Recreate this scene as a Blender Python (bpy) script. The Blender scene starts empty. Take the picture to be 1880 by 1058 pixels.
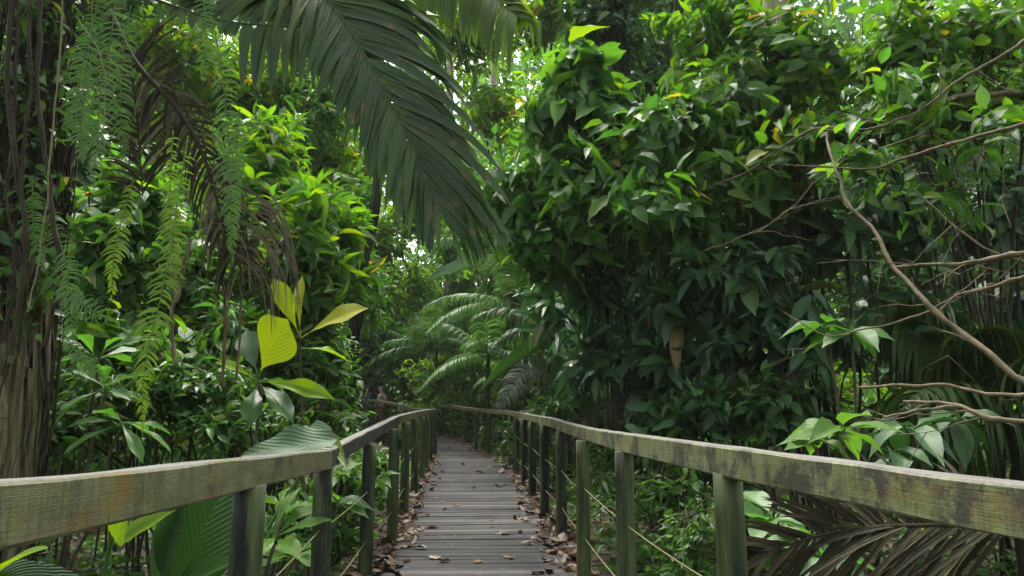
import bpy, math
import numpy as np
from mathutils import Vector, Matrix, noise as mnoise
rng = np.random.default_rng(11)
S = bpy.context.scene
COL = S.collection
PI = math.pi
F, H0, CZ = 1300.0, 735.0, 1.35
PITCH = math.atan((H0 - 529.0) / F)

def P(px, py, d):
    """the point seen at photo pixel (px, py), d metres ahead of the camera"""
    a = (px - 940.0) / F; b = (529.0 - py) / F
    c, s = math.cos(PITCH), math.sin(PITCH)
    y = c - b * s; z = s + b * c
    return np.array([a / y * d, d, CZ + z / y * d])

UP = np.array([0, 0, 1.0])
def nrm(v):
    v = np.asarray(v, float)
    return v / (np.linalg.norm(v, axis=-1, keepdims=True) + 1e-9)

def ground_z(x, y):
    return -0.32 + 0.10 * mnoise.noise(Vector((x * .35, y * .35, 1.7))) + 0.04 * mnoise.noise(Vector((x * 1.3, y * 1.3, 4)))

# ------------------------------------------------------------------ mesh soup
class Soup:
    def __init__(s): s.v = []; s.q = []; s.uv = []; s.m = []; s.n = 0
    def add(s, V, Q, UV=None, m=0):
        V = np.asarray(V, float).reshape(-1, 3); Q = np.asarray(Q, np.int64).reshape(-1, 4)
        if UV is None: UV = np.zeros((len(V), 2))
        s.v.append(V); s.q.append(Q + s.n); s.uv.append(np.asarray(UV, float).reshape(-1, 2)); s.m.append(np.full(len(Q), m)); s.n += len(V)
    def leaves(s, tpl, O, D, N, L, W, curl=None, m=0):
        V, Q, UV = tpl
        O = np.atleast_2d(O); n = len(O)
        Y = nrm(np.broadcast_to(D, O.shape)); X = nrm(np.cross(Y, np.broadcast_to(N, O.shape))); Z = np.cross(X, Y)
        L = np.broadcast_to(L, (n,))[:, None, None]; W = np.broadcast_to(W, (n,))[:, None, None]
        c = 1.0 if curl is None else np.broadcast_to(curl, (n,))[:, None, None]
        P_ = O[:, None] + X[:, None] * V[None, :, 0:1] * W + Y[:, None] * V[None, :, 1:2] * L + Z[:, None] * V[None, :, 2:3] * L * c
        k = len(V)
        s.add(P_, Q[None] + (np.arange(n) * k)[:, None, None], np.broadcast_to(UV, (n, k, 2)), m)
    def tubes(s, pts, rad, ns=5, m=0):
        """pts (M,S,3), rad (M,S)"""
        pts = np.asarray(pts, float); rad = np.asarray(rad, float)
        if pts.ndim == 2: pts = pts[None]; rad = np.broadcast_to(rad, pts.shape[1])[None]
        M, K, _ = pts.shape
        T = nrm(np.gradient(pts, axis=1))
        ref = np.where(np.abs(T[:, :, 2:3]) > .9, np.array([1.0, 0, 0]), UP)
        ref = np.broadcast_to(ref[:, :1], ref.shape) if K > 1 else ref
        X = nrm(np.cross(T, ref)); Y = np.cross(T, X)
        a = np.arange(ns) * 2 * PI / ns
        V = pts[:, :, None] + rad[:, :, None, None] * (X[:, :, None] * np.cos(a)[:, None] + Y[:, :, None] * np.sin(a)[:, None])
        i = np.arange(K - 1)[:, None]; j = np.arange(ns)[None]; j2 = (j + 1) % ns
        q = np.stack([i * ns + j, i * ns + j2, (i + 1) * ns + j2, (i + 1) * ns + j], -1).reshape(-1, 4)
        dist = np.concatenate([np.zeros((M, 1)), np.cumsum(np.linalg.norm(np.diff(pts, axis=1), axis=-1), 1)], 1)
        uv = np.stack([np.broadcast_to(j / ns, (K, ns))[None].repeat(M, 0), dist[:, :, None].repeat(ns, 2)], -1)
        s.add(V, q[None] + (np.arange(M) * K * ns)[:, None, None], uv, m)
    def build(s, name, mats, parent=None, base=None, smooth=True, tagk=None):
        V = np.concatenate(s.v); Q = np.concatenate(s.q); UV = np.concatenate(s.uv); MI = np.concatenate(s.m)
        if base is None: base = np.zeros(3) if parent is None else np.array(parent.location)
        V = V - base
        me = bpy.data.meshes.new(name)
        me.vertices.add(len(V)); me.vertices.foreach_set('co', V.astype(np.float32).ravel())
        me.loops.add(Q.size); me.loops.foreach_set('vertex_index', Q.astype(np.int32).ravel())
        me.polygons.add(len(Q)); me.polygons.foreach_set('loop_start', (np.arange(len(Q)) * 4).astype(np.int32))
        me.polygons.foreach_set('material_index', MI.astype(np.int32))
        if smooth: me.polygons.foreach_set('use_smooth', np.ones(len(Q), bool))
        uvl = me.uv_layers.new(name='UVMap'); uvl.data.foreach_set('uv', UV[Q.ravel()].astype(np.float32).ravel())
        for mt in (mats if isinstance(mats, (list, tuple)) else [mats]): me.materials.append(mt)
        me.update(calc_edges=True)
        if name in GOOD_NORMALS: me.validate()
        o = bpy.data.objects.new(name, me); COL.objects.link(o)
        if parent is not None: o.parent = parent
        else: o.location = base
        return o
GOOD_NORMALS = set()

def tag(o, label=None, cat=None, group=None, kind=None):
    if label: o['label'] = label
    if cat: o['category'] = cat
    if group: o['group'] = group
    if kind: o['kind'] = kind
    return o
def thing(name, base, label, cat, group=None, rz=0.0, sc=1.0):
    o = bpy.data.objects.new(name, None); COL.objects.link(o); o.location = tuple(base); o.rotation_euler = (0, 0, rz); o.scale = (sc, sc, sc)
    o.empty_display_size = .2
    return tag(o, label, cat, group)
def kids(o): return [c for c in bpy.data.objects if c.parent == o]
KID = {}
def dup(root, loc, rz=0.0, sc=1.0, label=None, group=None):
    ks = KID.get(root.name)
    if ks is None: ks = KID[root.name] = kids(root)
    r = root.copy(); COL.objects.link(r); r.location = tuple(loc); r.rotation_euler = (0, 0, rz)
    r.scale = (sc, sc, sc) if np.isscalar(sc) else sc
    if label: r['label'] = label
    if group: r['group'] = group
    for c in ks:
        n = c.copy(); COL.objects.link(n); n.parent = r
    return r

# ------------------------------------------------------------------ leaf templates
def leaf_tpl(nu=5, nv=2, kind='ovate', fold=.18, droop=.18, wave=0.0, tip=True):
    t = np.linspace(0, 1, nu + 1)
    if nu <= 3: t = t ** .9
    if kind == 'ovate': w = np.sin(PI * np.clip(t, 0, 1) ** .72) ** .85
    elif kind == 'obovate': w = np.sin(PI * t ** 1.4) ** .78 * (.2 + .8 * t ** .6)
    elif kind == 'lance': w = np.sin(PI * t ** .85) ** .9
    elif kind == 'heart': w = np.clip(np.sin(PI * (t * .86 + .14) ** .8), 0, 1) ** .7
    else: w = np.sin(PI * t ** .9) ** .6
    w = w / w.max()
    if tip and 5 <= nu < 12: w[-2] *= .62
    if tip and nu >= 12 and kind == 'obovate': w[-2] *= .6; w[-3] *= .85
    w[0] = max(w[0], .04); w[-1] = .02
    u = np.linspace(-1, 1, nv + 1)
    V = []; UV = []
    for i, ti in enumerate(t):
        for uj in u:
            z = fold * abs(uj) * w[i] * .5 - droop * ti ** 2
            if wave: z += wave * math.sin(ti * 14 + (0 if uj < 0 else 1.3)) * abs(uj) ** 1.5 * w[i]
            V.append((uj * .5 * w[i], ti, z)); UV.append((uj * .5 * max(w[i], .1) + .5, ti))
    k = nv + 1
    Q = [(i * k + j, i * k + j + 1, (i + 1) * k + j + 1, (i + 1) * k + j) for i in range(nu) for j in range(nv)]
    return np.array(V), np.array(Q), np.array(UV)
T_OV = leaf_tpl(6, 2, 'ovate', .22, .22)
T_OVW = leaf_tpl(8, 4, 'ovate', .2, .28, .025)
T_LA = leaf_tpl(5, 2, 'lance', .25, .25)
T_OB = leaf_tpl(18, 6, 'obovate', .14, .26, .022)
T_LOW = leaf_tpl(3, 2, 'ovate', .3, .2)
T_LOL = leaf_tpl(3, 2, 'lance', .3, .3)
T_MIN = leaf_tpl(2, 2, 'lance', .4, .2)
T_HEART = leaf_tpl(7, 4, 'heart', .2, .3, .02)
T_BIG = leaf_tpl(22, 6, 'big', .22, .35, .012)

def rnd(n, s=1.0): return rng.normal(0, s, (n, 3))
def unit(n): return nrm(rng.normal(0, 1, (n, 3)))

def crown(LS, SS, ells, ntw, k, twl, tpl, L, asp=.45, hang=.35, out=.6, m=0, shell=.55, jitter=.3, twr=.004, link=.35, upb=.25, curl=(.3, 1.6), whorl=0.0, mix=.25):
    """leafy twigs through a crown made of ellipsoids [(centre, radii)]; leaves to LS, twigs to SS"""
    C = np.array([e[0] for e in ells]); R = np.array([e[1] for e in ells], float)
    p = (R.prod(1)) ** (2 / 3); p /= p.sum()
    idx = rng.choice(len(ells), ntw, p=p)
    u = unit(ntw); rad = shell + (1 - shell) * rng.random(ntw) ** .7
    far_ = rng.random(ntw) < .13; rad[far_] *= rng.uniform(1.12, 1.5, far_.sum()); inner = rng.random(ntw) < .2; rad[inner] *= rng.random(inner.sum())
    E = C[idx] + R[idx] * u * rad[:, None]
    E += np.stack([np.array([mnoise.noise_vector(Vector(e * 1.1)) for e in E])], 0)[0] * R[idx].mean(1)[:, None] * .35
    outw = nrm(u / R[idx])
    td = nrm(outw * .8 + rnd(ntw, .45) + UP * upb)
    tl = twl * rng.uniform(.6, 1.25, ntw)
    A = E - td * tl[:, None]
    s = np.linspace(0, 1, 5)
    pts = A[:, None] + td[:, None] * (tl[:, None] * s)[..., None] - UP * (tl[:, None] * .22 * s ** 2)[..., None]
    if SS is not None: SS.tubes(pts, np.broadcast_to(np.linspace(twr * 1.3, twr * .5, 5), (ntw, 5)), 3)
    if SS is not None and link > 0:
        sel = np.where(rng.random(ntw) < link)[0]
        if len(sel):
            a = C[idx[sel]] + rnd(len(sel), .05); b = A[sel]
            ss = np.linspace(0, 1, 5)[None, :, None]
            mid = (b - a); lp = a[:, None] + mid[:, None] * ss + (np.sin(ss * PI) * .12) * np.linalg.norm(mid, axis=1)[:, None, None] * nrm(rnd(len(sel)) + UP * .4)[:, None]
            SS.tubes(lp, np.broadcast_to(np.linspace(twr * 2.6, twr * 1.3, 5), (len(sel), 5)), 4)
    lat = nrm(np.cross(td, UP) + rnd(ntw, .15))
    for j in range(k):
        sj = (j + .6) / k if j < k - 1 else 1.0
        if whorl: sj = 1 - (1 - sj) * (1 - whorl)
        O = A + td * (tl * sj)[:, None] - UP * (tl * .22 * sj ** 2)[:, None]
        side = 1 if j % 2 else -1
        if j == k - 1: D = td + rnd(ntw, jitter * .7) - UP * hang
        elif whorl:
            an = j * 2.4; D = td * .5 + lat * math.cos(an) + np.cross(td, lat) * math.sin(an) + rnd(ntw, jitter * .6) - UP * hang * .6
        else: D = td * .55 + lat * side * .95 + rnd(ntw, jitter) - UP * hang
        N = UP * .75 + outw * out + rnd(ntw, .38)
        if j == 0: vig = rng.uniform(.65, 1.2, ntw); kind_ = rng.random(ntw) < mix; bad = rng.random(ntw) < .05
        l = L * rng.uniform(.6, 1.12, ntw) * vig * (0.75 + .25 * min(1, (k - j) / 2)); cu = rng.uniform(curl[0], curl[1], ntw); cu[bad] *= 2.5
        miss = rng.random(ntw) < .08; D = nrm(D)
        s1 = ~kind_ & ~miss; s2 = kind_ & ~miss
        LS.leaves(tpl, O[s1], D[s1], N[s1], l[s1], (l * asp * rng.uniform(.8, 1.2, ntw))[s1], cu[s1], m)
        if s2.any(): LS.leaves(tpl, O[s2], D[s2] - UP * .25, (N + rnd(ntw, .3))[s2], l[s2] * 1.12, (l * asp * .62)[s2], cu[s2] * 1.4, m)

def bez(p0, p1, n=9, sag=0.0, wob=0.0, bow=None):
    p0 = np.array(p0, float); p1 = np.array(p1, float); t = np.linspace(0, 1, n)[:, None]
    q = p0 + (p1 - p0) * t - UP * sag * np.sin(t * PI)
    if bow is not None: q = q + np.array(bow) * np.sin(t * PI)
    if wob:
        w = rng.normal(0, wob, (n, 3)); w[0] = 0; q = q + w
    return q
def smooth_line(pts, n):
    """Catmull-Rom resample of control points"""
    p = np.array(pts, float); k = len(p)
    if k < 3: return p[0] + (p[-1] - p[0]) * np.linspace(0, 1, n)[:, None]
    q = np.vstack([2 * p[0] - p[1], p, 2 * p[-1] - p[-2]])
    t = np.linspace(0, k - 1 - 1e-6, n); i = t.astype(int); f = (t - i)[:, None]
    a, b, c, d = q[i], q[i + 1], q[i + 2], q[i + 3]
    return .5 * (2 * b + (c - a) * f + (2 * a - 5 * b + 4 * c - d) * f ** 2 + (3 * b - a - 3 * c + d) * f ** 3)

# ------------------------------------------------------------------ fronds (palm, fern)
def frond(LS, line, U, nl, lenR, lenL, ang=60, droop=.5, wid=.045, m=0, mr=None, rr=(.014, .003), start=.06, fold=.3, segs=6, lift=.1, split=0.0, jit=.05, RS=None, wprof=None, gap=None, tipang=None):
    """line: rachis control points; U: the face direction of the frond; lenR/lenL: functions of t giving leaflet length"""
    N = 40
    pl = smooth_line(line, N); T = nrm(np.gradient(pl, axis=0))
    U = nrm(np.broadcast_to(np.array(U, float), pl.shape)); Sd = nrm(np.cross(T, U)); U = np.cross(Sd, T)
    (RS or LS).tubes(pl, np.linspace(rr[0], rr[1], N), 5, m if mr is None else mr)
    ts = np.linspace(start, .995, nl)
    for side, fn in ((1, lenR), (-1, lenL)):
        if fn is None: continue
        tt = np.clip(ts + rng.normal(0, .25 / nl, nl), 0, .999)
        if gap: tt = tt[rng.random(len(tt)) > gap]
        n = len(tt)
        x = tt * (N - 1); i = np.minimum(x.astype(int), N - 2); f = (x - i)[:, None]
        O = pl[i] * (1 - f) + pl[i + 1] * f; Ti = nrm(T[i] * (1 - f) + T[i + 1] * f); Si = Sd[i]; Ui = U[i]
        a = np.radians(ang + (0 if tipang is None else (tipang - ang) * tt ** 1.5) + rng.normal(0, 100 * jit, n))[:, None]
        D = nrm(Ti * np.cos(a) + Si * side * np.sin(a) + Ui * (lift + rng.normal(0, jit, (n, 1))))
        Lf = np.array([fn(q) for q in tt]) * rng.uniform(.92, 1.06, n)
        st = 1.0 / segs
        pts = [O]; dr = droop * rng.uniform(.75, 1.3, n)[:, None]
        for k in range(segs):
            D = nrm(D + np.array([0, 0, -1.0]) * dr * (k + .6) / segs * .9)
            pts.append(pts[-1] + D * (Lf * st)[:, None])
        pts = np.stack(pts, 1)
        TT = nrm(np.gradient(pts, axis=1))
        Wd = nrm(Ti[:, None] - TT * (Ti[:, None] * TT).sum(-1, keepdims=True))
        Nn = nrm(np.cross(TT, Wd)); Nn = Nn * np.sign((Nn * Ui[:, None]).sum(-1, keepdims=True) + 1e-6)
        s = np.linspace(0, 1, segs + 1)
        wp = (np.minimum(1, s * 5 + .35) * (1 - s ** 2.2) ** .8) if wprof is None else wprof(s)
        wp = np.maximum(wp, .03) * wid * .5
        w = wp[None, :, None] * (.7 + .3 * np.sin(PI * tt))[:, None, None]
        Lv = pts - Wd * w + Nn * w * fold; Rv = pts + Wd * w + Nn * w * fold
        V = np.stack([Lv, pts, Rv], 2)
        K = segs + 1
        r = np.arange(segs)[:, None]; c = np.arange(2)[None]
        q = np.stack([r * 3 + c, r * 3 + c + 1, (r + 1) * 3 + c + 1, (r + 1) * 3 + c], -1).reshape(-1, 4)
        uv = np.stack([np.broadcast_to(np.array([0, .5, 1.0]), (n, K, 3)), np.broadcast_to(s[None, :, None], (n, K, 3))], -1)
        LS.add(V, q[None] + (np.arange(n) * K * 3)[:, None, None], uv, m)
    return pl

# ------------------------------------------------------------------ materials
def newmat(name):
    m = bpy.data.materials.new(name); m.use_nodes = True; nt = m.node_tree; nt.nodes.clear()
    out = nt.nodes.new('ShaderNodeOutputMaterial')
    def nd(t, **k):
        n = nt.nodes.new(t)
        for a, b in k.items():
            if a.startswith('i_'): n.inputs[int(a[2:])].default_value = b
            else: setattr(n, a, b)
        return n
    return m, nt, out, nd, nt.links.new
def ramp(nd, stops):
    r = nd('ShaderNodeValToRGB'); e = r.color_ramp.elements
    e[0].position = stops[0][0]; e[0].color = (*stops[0][1], 1)
    e[1].position = stops[-1][0]; e[1].color = (*stops[-1][1], 1)
    for p, c in stops[1:-1]: x = e.new(p); x.color = (*c, 1)
    return r
def mth(nd, op, a=None, b=None):
    n = nd('ShaderNodeMath', operation=op)
    if a is not None and not hasattr(a, 'node'): n.inputs[0].default_value = a
    if b is not None and not hasattr(b, 'node'): n.inputs[1].default_value = b
    return n

def leaf_mat(name, stops, transl=.32, rough=.38, veins=9.0, slant=2.6, vein_amt=.35, bump=.25, tcol=1.75, spec=.36, fine=False, spots=0.0):
    m, nt, out, nd, lk = newmat(name)
    geo = nd('ShaderNodeNewGeometry'); r = ramp(nd, stops); lk(geo.outputs['Random Per Island'], r.inputs[0])
    col = r.outputs[0]
    tc = nd('ShaderNodeTexCoord'); sep = nd('ShaderNodeSeparateXYZ'); lk(tc.outputs['UV'], sep.inputs[0])
    sub = mth(nd, 'SUBTRACT', None, .5); lk(sep.outputs[0], sub.inputs[0]); ab = mth(nd, 'ABSOLUTE'); lk(sub.outputs[0], ab.inputs[0])
    height = None
    if veins:
        if fine:   # parallel ribs along the blade
            a1 = mth(nd, 'MULTIPLY', None, veins * 2 * PI); lk(ab.outputs[0], a1.inputs[0])
        else:
            a0 = mth(nd, 'MULTIPLY', None, -slant); lk(ab.outputs[0], a0.inputs[0])
            a00 = mth(nd, 'ADD'); lk(a0.outputs[0], a00.inputs[0]); lk(sep.outputs[1], a00.inputs[1])
            a1 = mth(nd, 'MULTIPLY', None, veins * 2 * PI); lk(a00.outputs[0], a1.inputs[0])
        sn = mth(nd, 'SINE'); lk(a1.outputs[0], sn.inputs[0])
        mr = nd('ShaderNodeMapRange'); mr.inputs[1].default_value = .75; mr.inputs[2].default_value = 1.0; lk(sn.outputs[0], mr.inputs[0])
        mid = nd('ShaderNodeMapRange'); mid.inputs[1].default_value = .035; mid.inputs[2].default_value = .012; lk(ab.outputs[0], mid.inputs[0])
        mx = mth(nd, 'MAXIMUM'); lk(mr.outputs[0], mx.inputs[0]); lk(mid.outputs[0], mx.inputs[1])
        am = mth(nd, 'MULTIPLY', None, vein_amt); lk(mx.outputs[0], am.inputs[0])
        li = nd('ShaderNodeMix', data_type='RGBA', blend_type='MIX'); lk(am.outputs[0], li.inputs[0]); lk(col, li.inputs[6])
        br = nd('ShaderNodeHueSaturation'); br.inputs['Value'].default_value = 1.9; br.inputs['Saturation'].default_value = .85; lk(col, br.inputs['Color']); lk(br.outputs[0], li.inputs[7])
        col = li.outputs[2]
        height = sn.outputs[0]
    if spots:
        no = nd('ShaderNodeTexNoise'); no.inputs['Scale'].default_value = 9.0; no.inputs['Detail'].default_value = 3; tcg = nd('ShaderNodeTexCoord'); lk(tcg.outputs['Object'], no.inputs['Vector'])
        sr = nd('ShaderNodeMapRange'); sr.inputs[1].default_value = .6; sr.inputs[2].default_value = .72; sr.inputs[4].default_value = spots; lk(no.outputs[0], sr.inputs[0])
        sm = nd('ShaderNodeMix', data_type='RGBA'); lk(sr.outputs[0], sm.inputs[0]); lk(col, sm.inputs[6]); sm.inputs[7].default_value = (.13, .10, .03, 1); col = sm.outputs[2]
    bs = nd('ShaderNodeBsdfPrincipled'); bs.inputs['Roughness'].default_value = rough; bs.inputs['Specular IOR Level'].default_value = spec
    lk(col, bs.inputs['Base Color'])
    if height is not None and bump:
        bp = nd('ShaderNodeBump'); bp.inputs['Strength'].default_value = bump; bp.inputs['Distance'].default_value = .004; lk(height, bp.inputs['Height']); lk(bp.outputs[0], bs.inputs['Normal'])
    tr = nd('ShaderNodeBsdfTranslucent'); hs = nd('ShaderNodeHueSaturation'); hs.inputs['Hue'].default_value = .494; hs.inputs['Saturation'].default_value = 1.12; hs.inputs['Value'].default_value = tcol; lk(col, hs.inputs['Color']); lk(hs.outputs[0], tr.inputs['Color'])
    mix = nd('ShaderNodeMixShader'); mix.inputs[0].default_value = transl; lk(bs.outputs[0], mix.inputs[1]); lk(tr.outputs[0], mix.inputs[2])
    lk(mix.outputs[0], out.inputs[0])
    return m

def noise_mat(name, stops, scale=(4, 4, 4), rough=.8, detail=6, bump=.3, bdist=.01, coord='Object', spec=.3, second=None, island=0.0, nrough=.6):
    m, nt, out, nd, lk = newmat(name)
    tc = nd('ShaderNodeTexCoord'); mp = nd('ShaderNodeMapping'); mp.inputs['Scale'].default_value = scale; lk(tc.outputs[coord], mp.inputs[0])
    no = nd('ShaderNodeTexNoise'); no.inputs['Scale'].default_value = 1; no.inputs['Detail'].default_value = detail; no.inputs['Roughness'].default_value = nrough; lk(mp.outputs[0], no.inputs['Vector'])
    fac = no.outputs[0]
    if island:
        geo = nd('ShaderNodeNewGeometry'); a = mth(nd, 'SUBTRACT', None, .5); lk(geo.outputs['Random Per Island'], a.inputs[0]); b = mth(nd, 'MULTIPLY', None, island); lk(a.outputs[0], b.inputs[0])
        c = mth(nd, 'ADD'); lk(no.outputs[0], c.inputs[0]); lk(b.outputs[0], c.inputs[1]); fac = c.outputs[0]
    r = ramp(nd, stops); lk(fac, r.inputs[0]); col = r.outputs[0]
    if second:   # (scale vec, lo, hi, colour, amount)
        mp2 = nd('ShaderNodeMapping'); mp2.inputs['Scale'].default_value = second[0]; mp2.inputs['Location'].default_value = (3.1, 7.7, 1.3); lk(tc.outputs[coord], mp2.inputs[0])
        n2 = nd('ShaderNodeTexNoise'); n2.inputs['Scale'].default_value = 1; n2.inputs['Detail'].default_value = 5; lk(mp2.outputs[0], n2.inputs['Vector'])
        mr = nd('ShaderNodeMapRange'); mr.inputs[1].default_value = second[1]; mr.inputs[2].default_value = second[2]; mr.inputs[4].default_value = second[4]; lk(n2.outputs[0], mr.inputs[0])
        mx = nd('ShaderNodeMix', data_type='RGBA'); lk(mr.outputs[0], mx.inputs[0]); lk(col, mx.inputs[6]); mx.inputs[7].default_value = (*second[3], 1); col = mx.outputs[2]
    bs = nd('ShaderNodeBsdfPrincipled'); bs.inputs['Roughness'].default_value = rough; bs.inputs['Specular IOR Level'].default_value = spec; lk(col, bs.inputs['Base Color'])
    if bump:
        bp = nd('ShaderNodeBump'); bp.inputs['Strength'].default_value = bump; bp.inputs['Distance'].default_value = bdist; lk(no.outputs[0], bp.inputs['Height']); lk(bp.outputs[0], bs.inputs['Normal'])
    lk(bs.outputs[0], out.inputs[0])
    return m
SUNP = (64, -18, 2.4, 30); SKYS = .15; EXPO = 1.72; HAZE = 0.0005
G = lambda *a: tuple(a)
M = {}
# leaves: stops run over the leaves of one crown (a few are yellowing)
M['bright'] = leaf_mat('bright_leaf', [(0, (0.0376, 0.1074, 0.0146)), (.5, (0.0625, 0.1578, 0.0177)), (.9, (0.1056, 0.2082, 0.0197)), (.985, (0.1489, 0.2268, 0.0177)), (1, (0.3390, 0.2236, 0.0377))], 0.46, 0.46, 7, 2.4, spec=.6)
M['shrub'] = leaf_mat('glossy_shrub_leaf', [(0, (0.0374, 0.1077, 0.0194)), (.55, (0.0616, 0.1616, 0.0220)), (.93, (0.0990, 0.2228, 0.0246)), (.99, (0.1705, 0.2643, 0.0220)), (1, (0.4243, 0.2327, 0.0416))], 0.4, 0.44, 7, 2.4, spec=.6)
M['dark'] = leaf_mat('dark_leaf', [(0, (0.0204, 0.0585, 0.0144)), (.6, (0.0300, 0.0845, 0.0168)), (1, (0.0516, 0.1170, 0.0204))], .18, .44, 7, 2.4)
M['mid'] = leaf_mat('mid_green_leaf', [(0, (0.0306, 0.0824, 0.0178)), (.6, (0.0513, 0.1280, 0.0216)), (.96, (0.0852, 0.1802, 0.0240)), (1, (0.2360, 0.2404, 0.0520))], 0.34, 0.45, 0)
M['lime'] = leaf_mat('yellow_green_leaf', [(0, (0.0505, 0.1287, 0.0120)), (.6, (0.0920, 0.1930, 0.0132)), (.9, (0.1240, 0.2445, 0.0228)), (1, (0.4199, 0.3276, 0.0390))], .48, .45, 0)
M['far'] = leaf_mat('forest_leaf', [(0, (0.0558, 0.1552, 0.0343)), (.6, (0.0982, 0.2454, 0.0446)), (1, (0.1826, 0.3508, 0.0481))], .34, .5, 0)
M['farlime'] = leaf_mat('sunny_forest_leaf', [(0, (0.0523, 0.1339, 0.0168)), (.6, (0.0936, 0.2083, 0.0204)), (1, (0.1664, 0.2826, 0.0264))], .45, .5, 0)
M['yellow'] = leaf_mat('yellow_green_big_leaf', [(0, (0.1800, 0.2640, 0.0160)), (1, (0.2160, 0.2904, 0.0192))], .45, .42, 11, 1.3, -.25, .5, 1.15, spots=.4, spec=0.22)
M['yellow2'] = leaf_mat('yellow_tall_leaf', [(0, (0.2760, 0.3100, 0.0096)), (1, (0.3128, 0.3300, 0.0096))], .42, .42, 11, 1.3, .25, .5, 1.1, spots=.7, spec=0.22)
M['limebig'] = leaf_mat('lime_big_leaf', [(0, (0.115, 0.220, 0.009)), (1, (0.161, 0.260, 0.010))], .42, .34, 10, 1.5, .4, .5, 1.4, spec=0.25)
M['bigdark'] = leaf_mat('big_green_leaf', [(0, (0.029, 0.085, 0.015)), (1, (0.041, 0.110, 0.019))], .28, .28, 16, 1.2, .3, .5, spec=0.3)
M['heli'] = leaf_mat('ribbed_banana_leaf', [(0, (0.0172, 0.0480, 0.0106)), (1, (0.0229, 0.0600, 0.0125))], .28, .34, 15, 1.0, .18, .4, spec=.45)
M['grey'] = leaf_mat('grey_green_leaf', [(0, (.036, .080, .032)), (1, (.052, .10, .042))], .22, .62, 8, 1.2, .16, .2, spec=.3, spots=.3)
M['palm'] = leaf_mat('palm_leaflet', [(0, (0.0255, 0.0578, 0.0102)), (.7, (0.0348, 0.0748, 0.0127)), (1, (0.0536, 0.0935, 0.0136))], .20, .42, 3.5, 0, .45, .3, fine=True, spots=.5)
M['palmlit'] = leaf_mat('pale_palm_leaflet', [(0, (0.0456, 0.1140, 0.0252)), (.7, (0.0725, 0.1610, 0.0321)), (1, (0.1182, 0.2012, 0.0417))], .34, .5, 2, 0, .3, .3, fine=True)  # lit palm copy: colour lightened to stand in for light around the bend
M['palmgrey'] = leaf_mat('grey_palm_leaflet', [(0, (.075, .10, .065)), (1, (.13, .155, .11))], .2, .55, 2, 0, .3, .3, fine=True)
M['fern'] = leaf_mat('fern_pinna', [(0, (0.0451, 0.1113, 0.0190)), (1, (0.0759, 0.1638, 0.0220))], .34, .45, 0)
M['fernlime'] = leaf_mat('lime_fern_pinna', [(0, (.085, .17, .012)), (1, (.15, .24, .018))], .45, .5, 0)
M['deadpalm'] = leaf_mat('dead_palm_leaflet', [(0, (0.0150, 0.0132, 0.0063)), (.6, (0.0354, 0.0316, 0.0161)), (.9, (0.0748, 0.0677, 0.0357)), (1, (0.1360, 0.1251, 0.0691))], .15, .75, 3, 0, .35, .4, fine=True, spec=.2)
M['deadpale'] = leaf_mat('pale_dead_leaflet', [(0, (0.0451, 0.0371, 0.0226)), (.6, (0.0677, 0.0588, 0.0376)), (1, (0.0959, 0.0866, 0.0551))], .15, .7, 3, 0, .3, .4, fine=True, spec=.2)
M['dryleaf'] = leaf_mat('fallen_leaf', [(0, (0.0382, 0.0205, 0.0099)), (.35, (0.0867, 0.0484, 0.0234)), (.75, (0.1326, 0.0855, 0.0450)), (.95, (0.1683, 0.1254, 0.0720)), (1, (0.1734, 0.1710, 0.0630))], .15, .6, 6, 1.5, .3, .5, spec=.3)
M['bark'] = noise_mat('shrub_bark', [(.3, (.035, .028, .018)), (.7, (.12, .095, .06))], (14, 14, 5), .85)
M['stembark'] = noise_mat('dark_stem_bark', [(.3, (0.0119, 0.0110, 0.0054)), (.7, (0.0510, 0.0460, 0.0218))], (14, 14, 5), .85)
M['darkbark'] = noise_mat('mossy_bark', [(.3, (0.0068, 0.0066, 0.0033)), (.55, (0.0231, 0.0199, 0.0098)), (.8, (0.0578, 0.0486, 0.0245))], (12, 12, 2.5), .9, second=((2, 2, 2), .5, .62, (0.0204, 0.0368, 0.0082), .7))
M['palebark'] = noise_mat('pale_bark', [(.3, (.13, .105, .07)), (.6, (.27, .22, .15)), (.8, (.42, .37, .28))], (9, 9, 3), .85, second=((3, 3, 3), .52, .66, (.10, .12, .05), .6))
M['branch'] = noise_mat('tan_branch_bark', [(.25, (0.0398, 0.0281, 0.0150)), (.5, (0.1122, 0.0842, 0.0445)), (.75, (0.1776, 0.1403, 0.0795))], (22, 22, 22), .8, bdist=.006, second=((9, 9, 9), .52, .62, (0.0467, 0.0514, 0.0234), .7))
M['fibre'] = noise_mat('palm_fibre', [(.25, (0.0239, 0.0188, 0.0097)), (.5, (0.0922, 0.0774, 0.0407)), (.75, (0.2276, 0.1994, 0.1115))], (60, 60, 2.0), .95, bdist=.012, island=.25)
M['vine'] = noise_mat('dry_vine', [(.3, (0.0425, 0.0322, 0.0150)), (.7, (0.1275, 0.1012, 0.0510))], (30, 30, 6), .9)
M['rope'] = noise_mat('old_rope', [(.3, (0.0960, 0.0900, 0.0385)), (.7, (0.2160, 0.2040, 0.0935))], (80, 80, 80), .9)
M['moss'] = noise_mat('soil', [(.3, (.018, .013, .009)), (.5, (.045, .032, .02)), (.7, (.085, .06, .038))], (2.2, 2.2, 2.2), .95, second=((.7, .7, .7), .45, .6, (.022, .04, .012), .8), bdist=.03)
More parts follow.
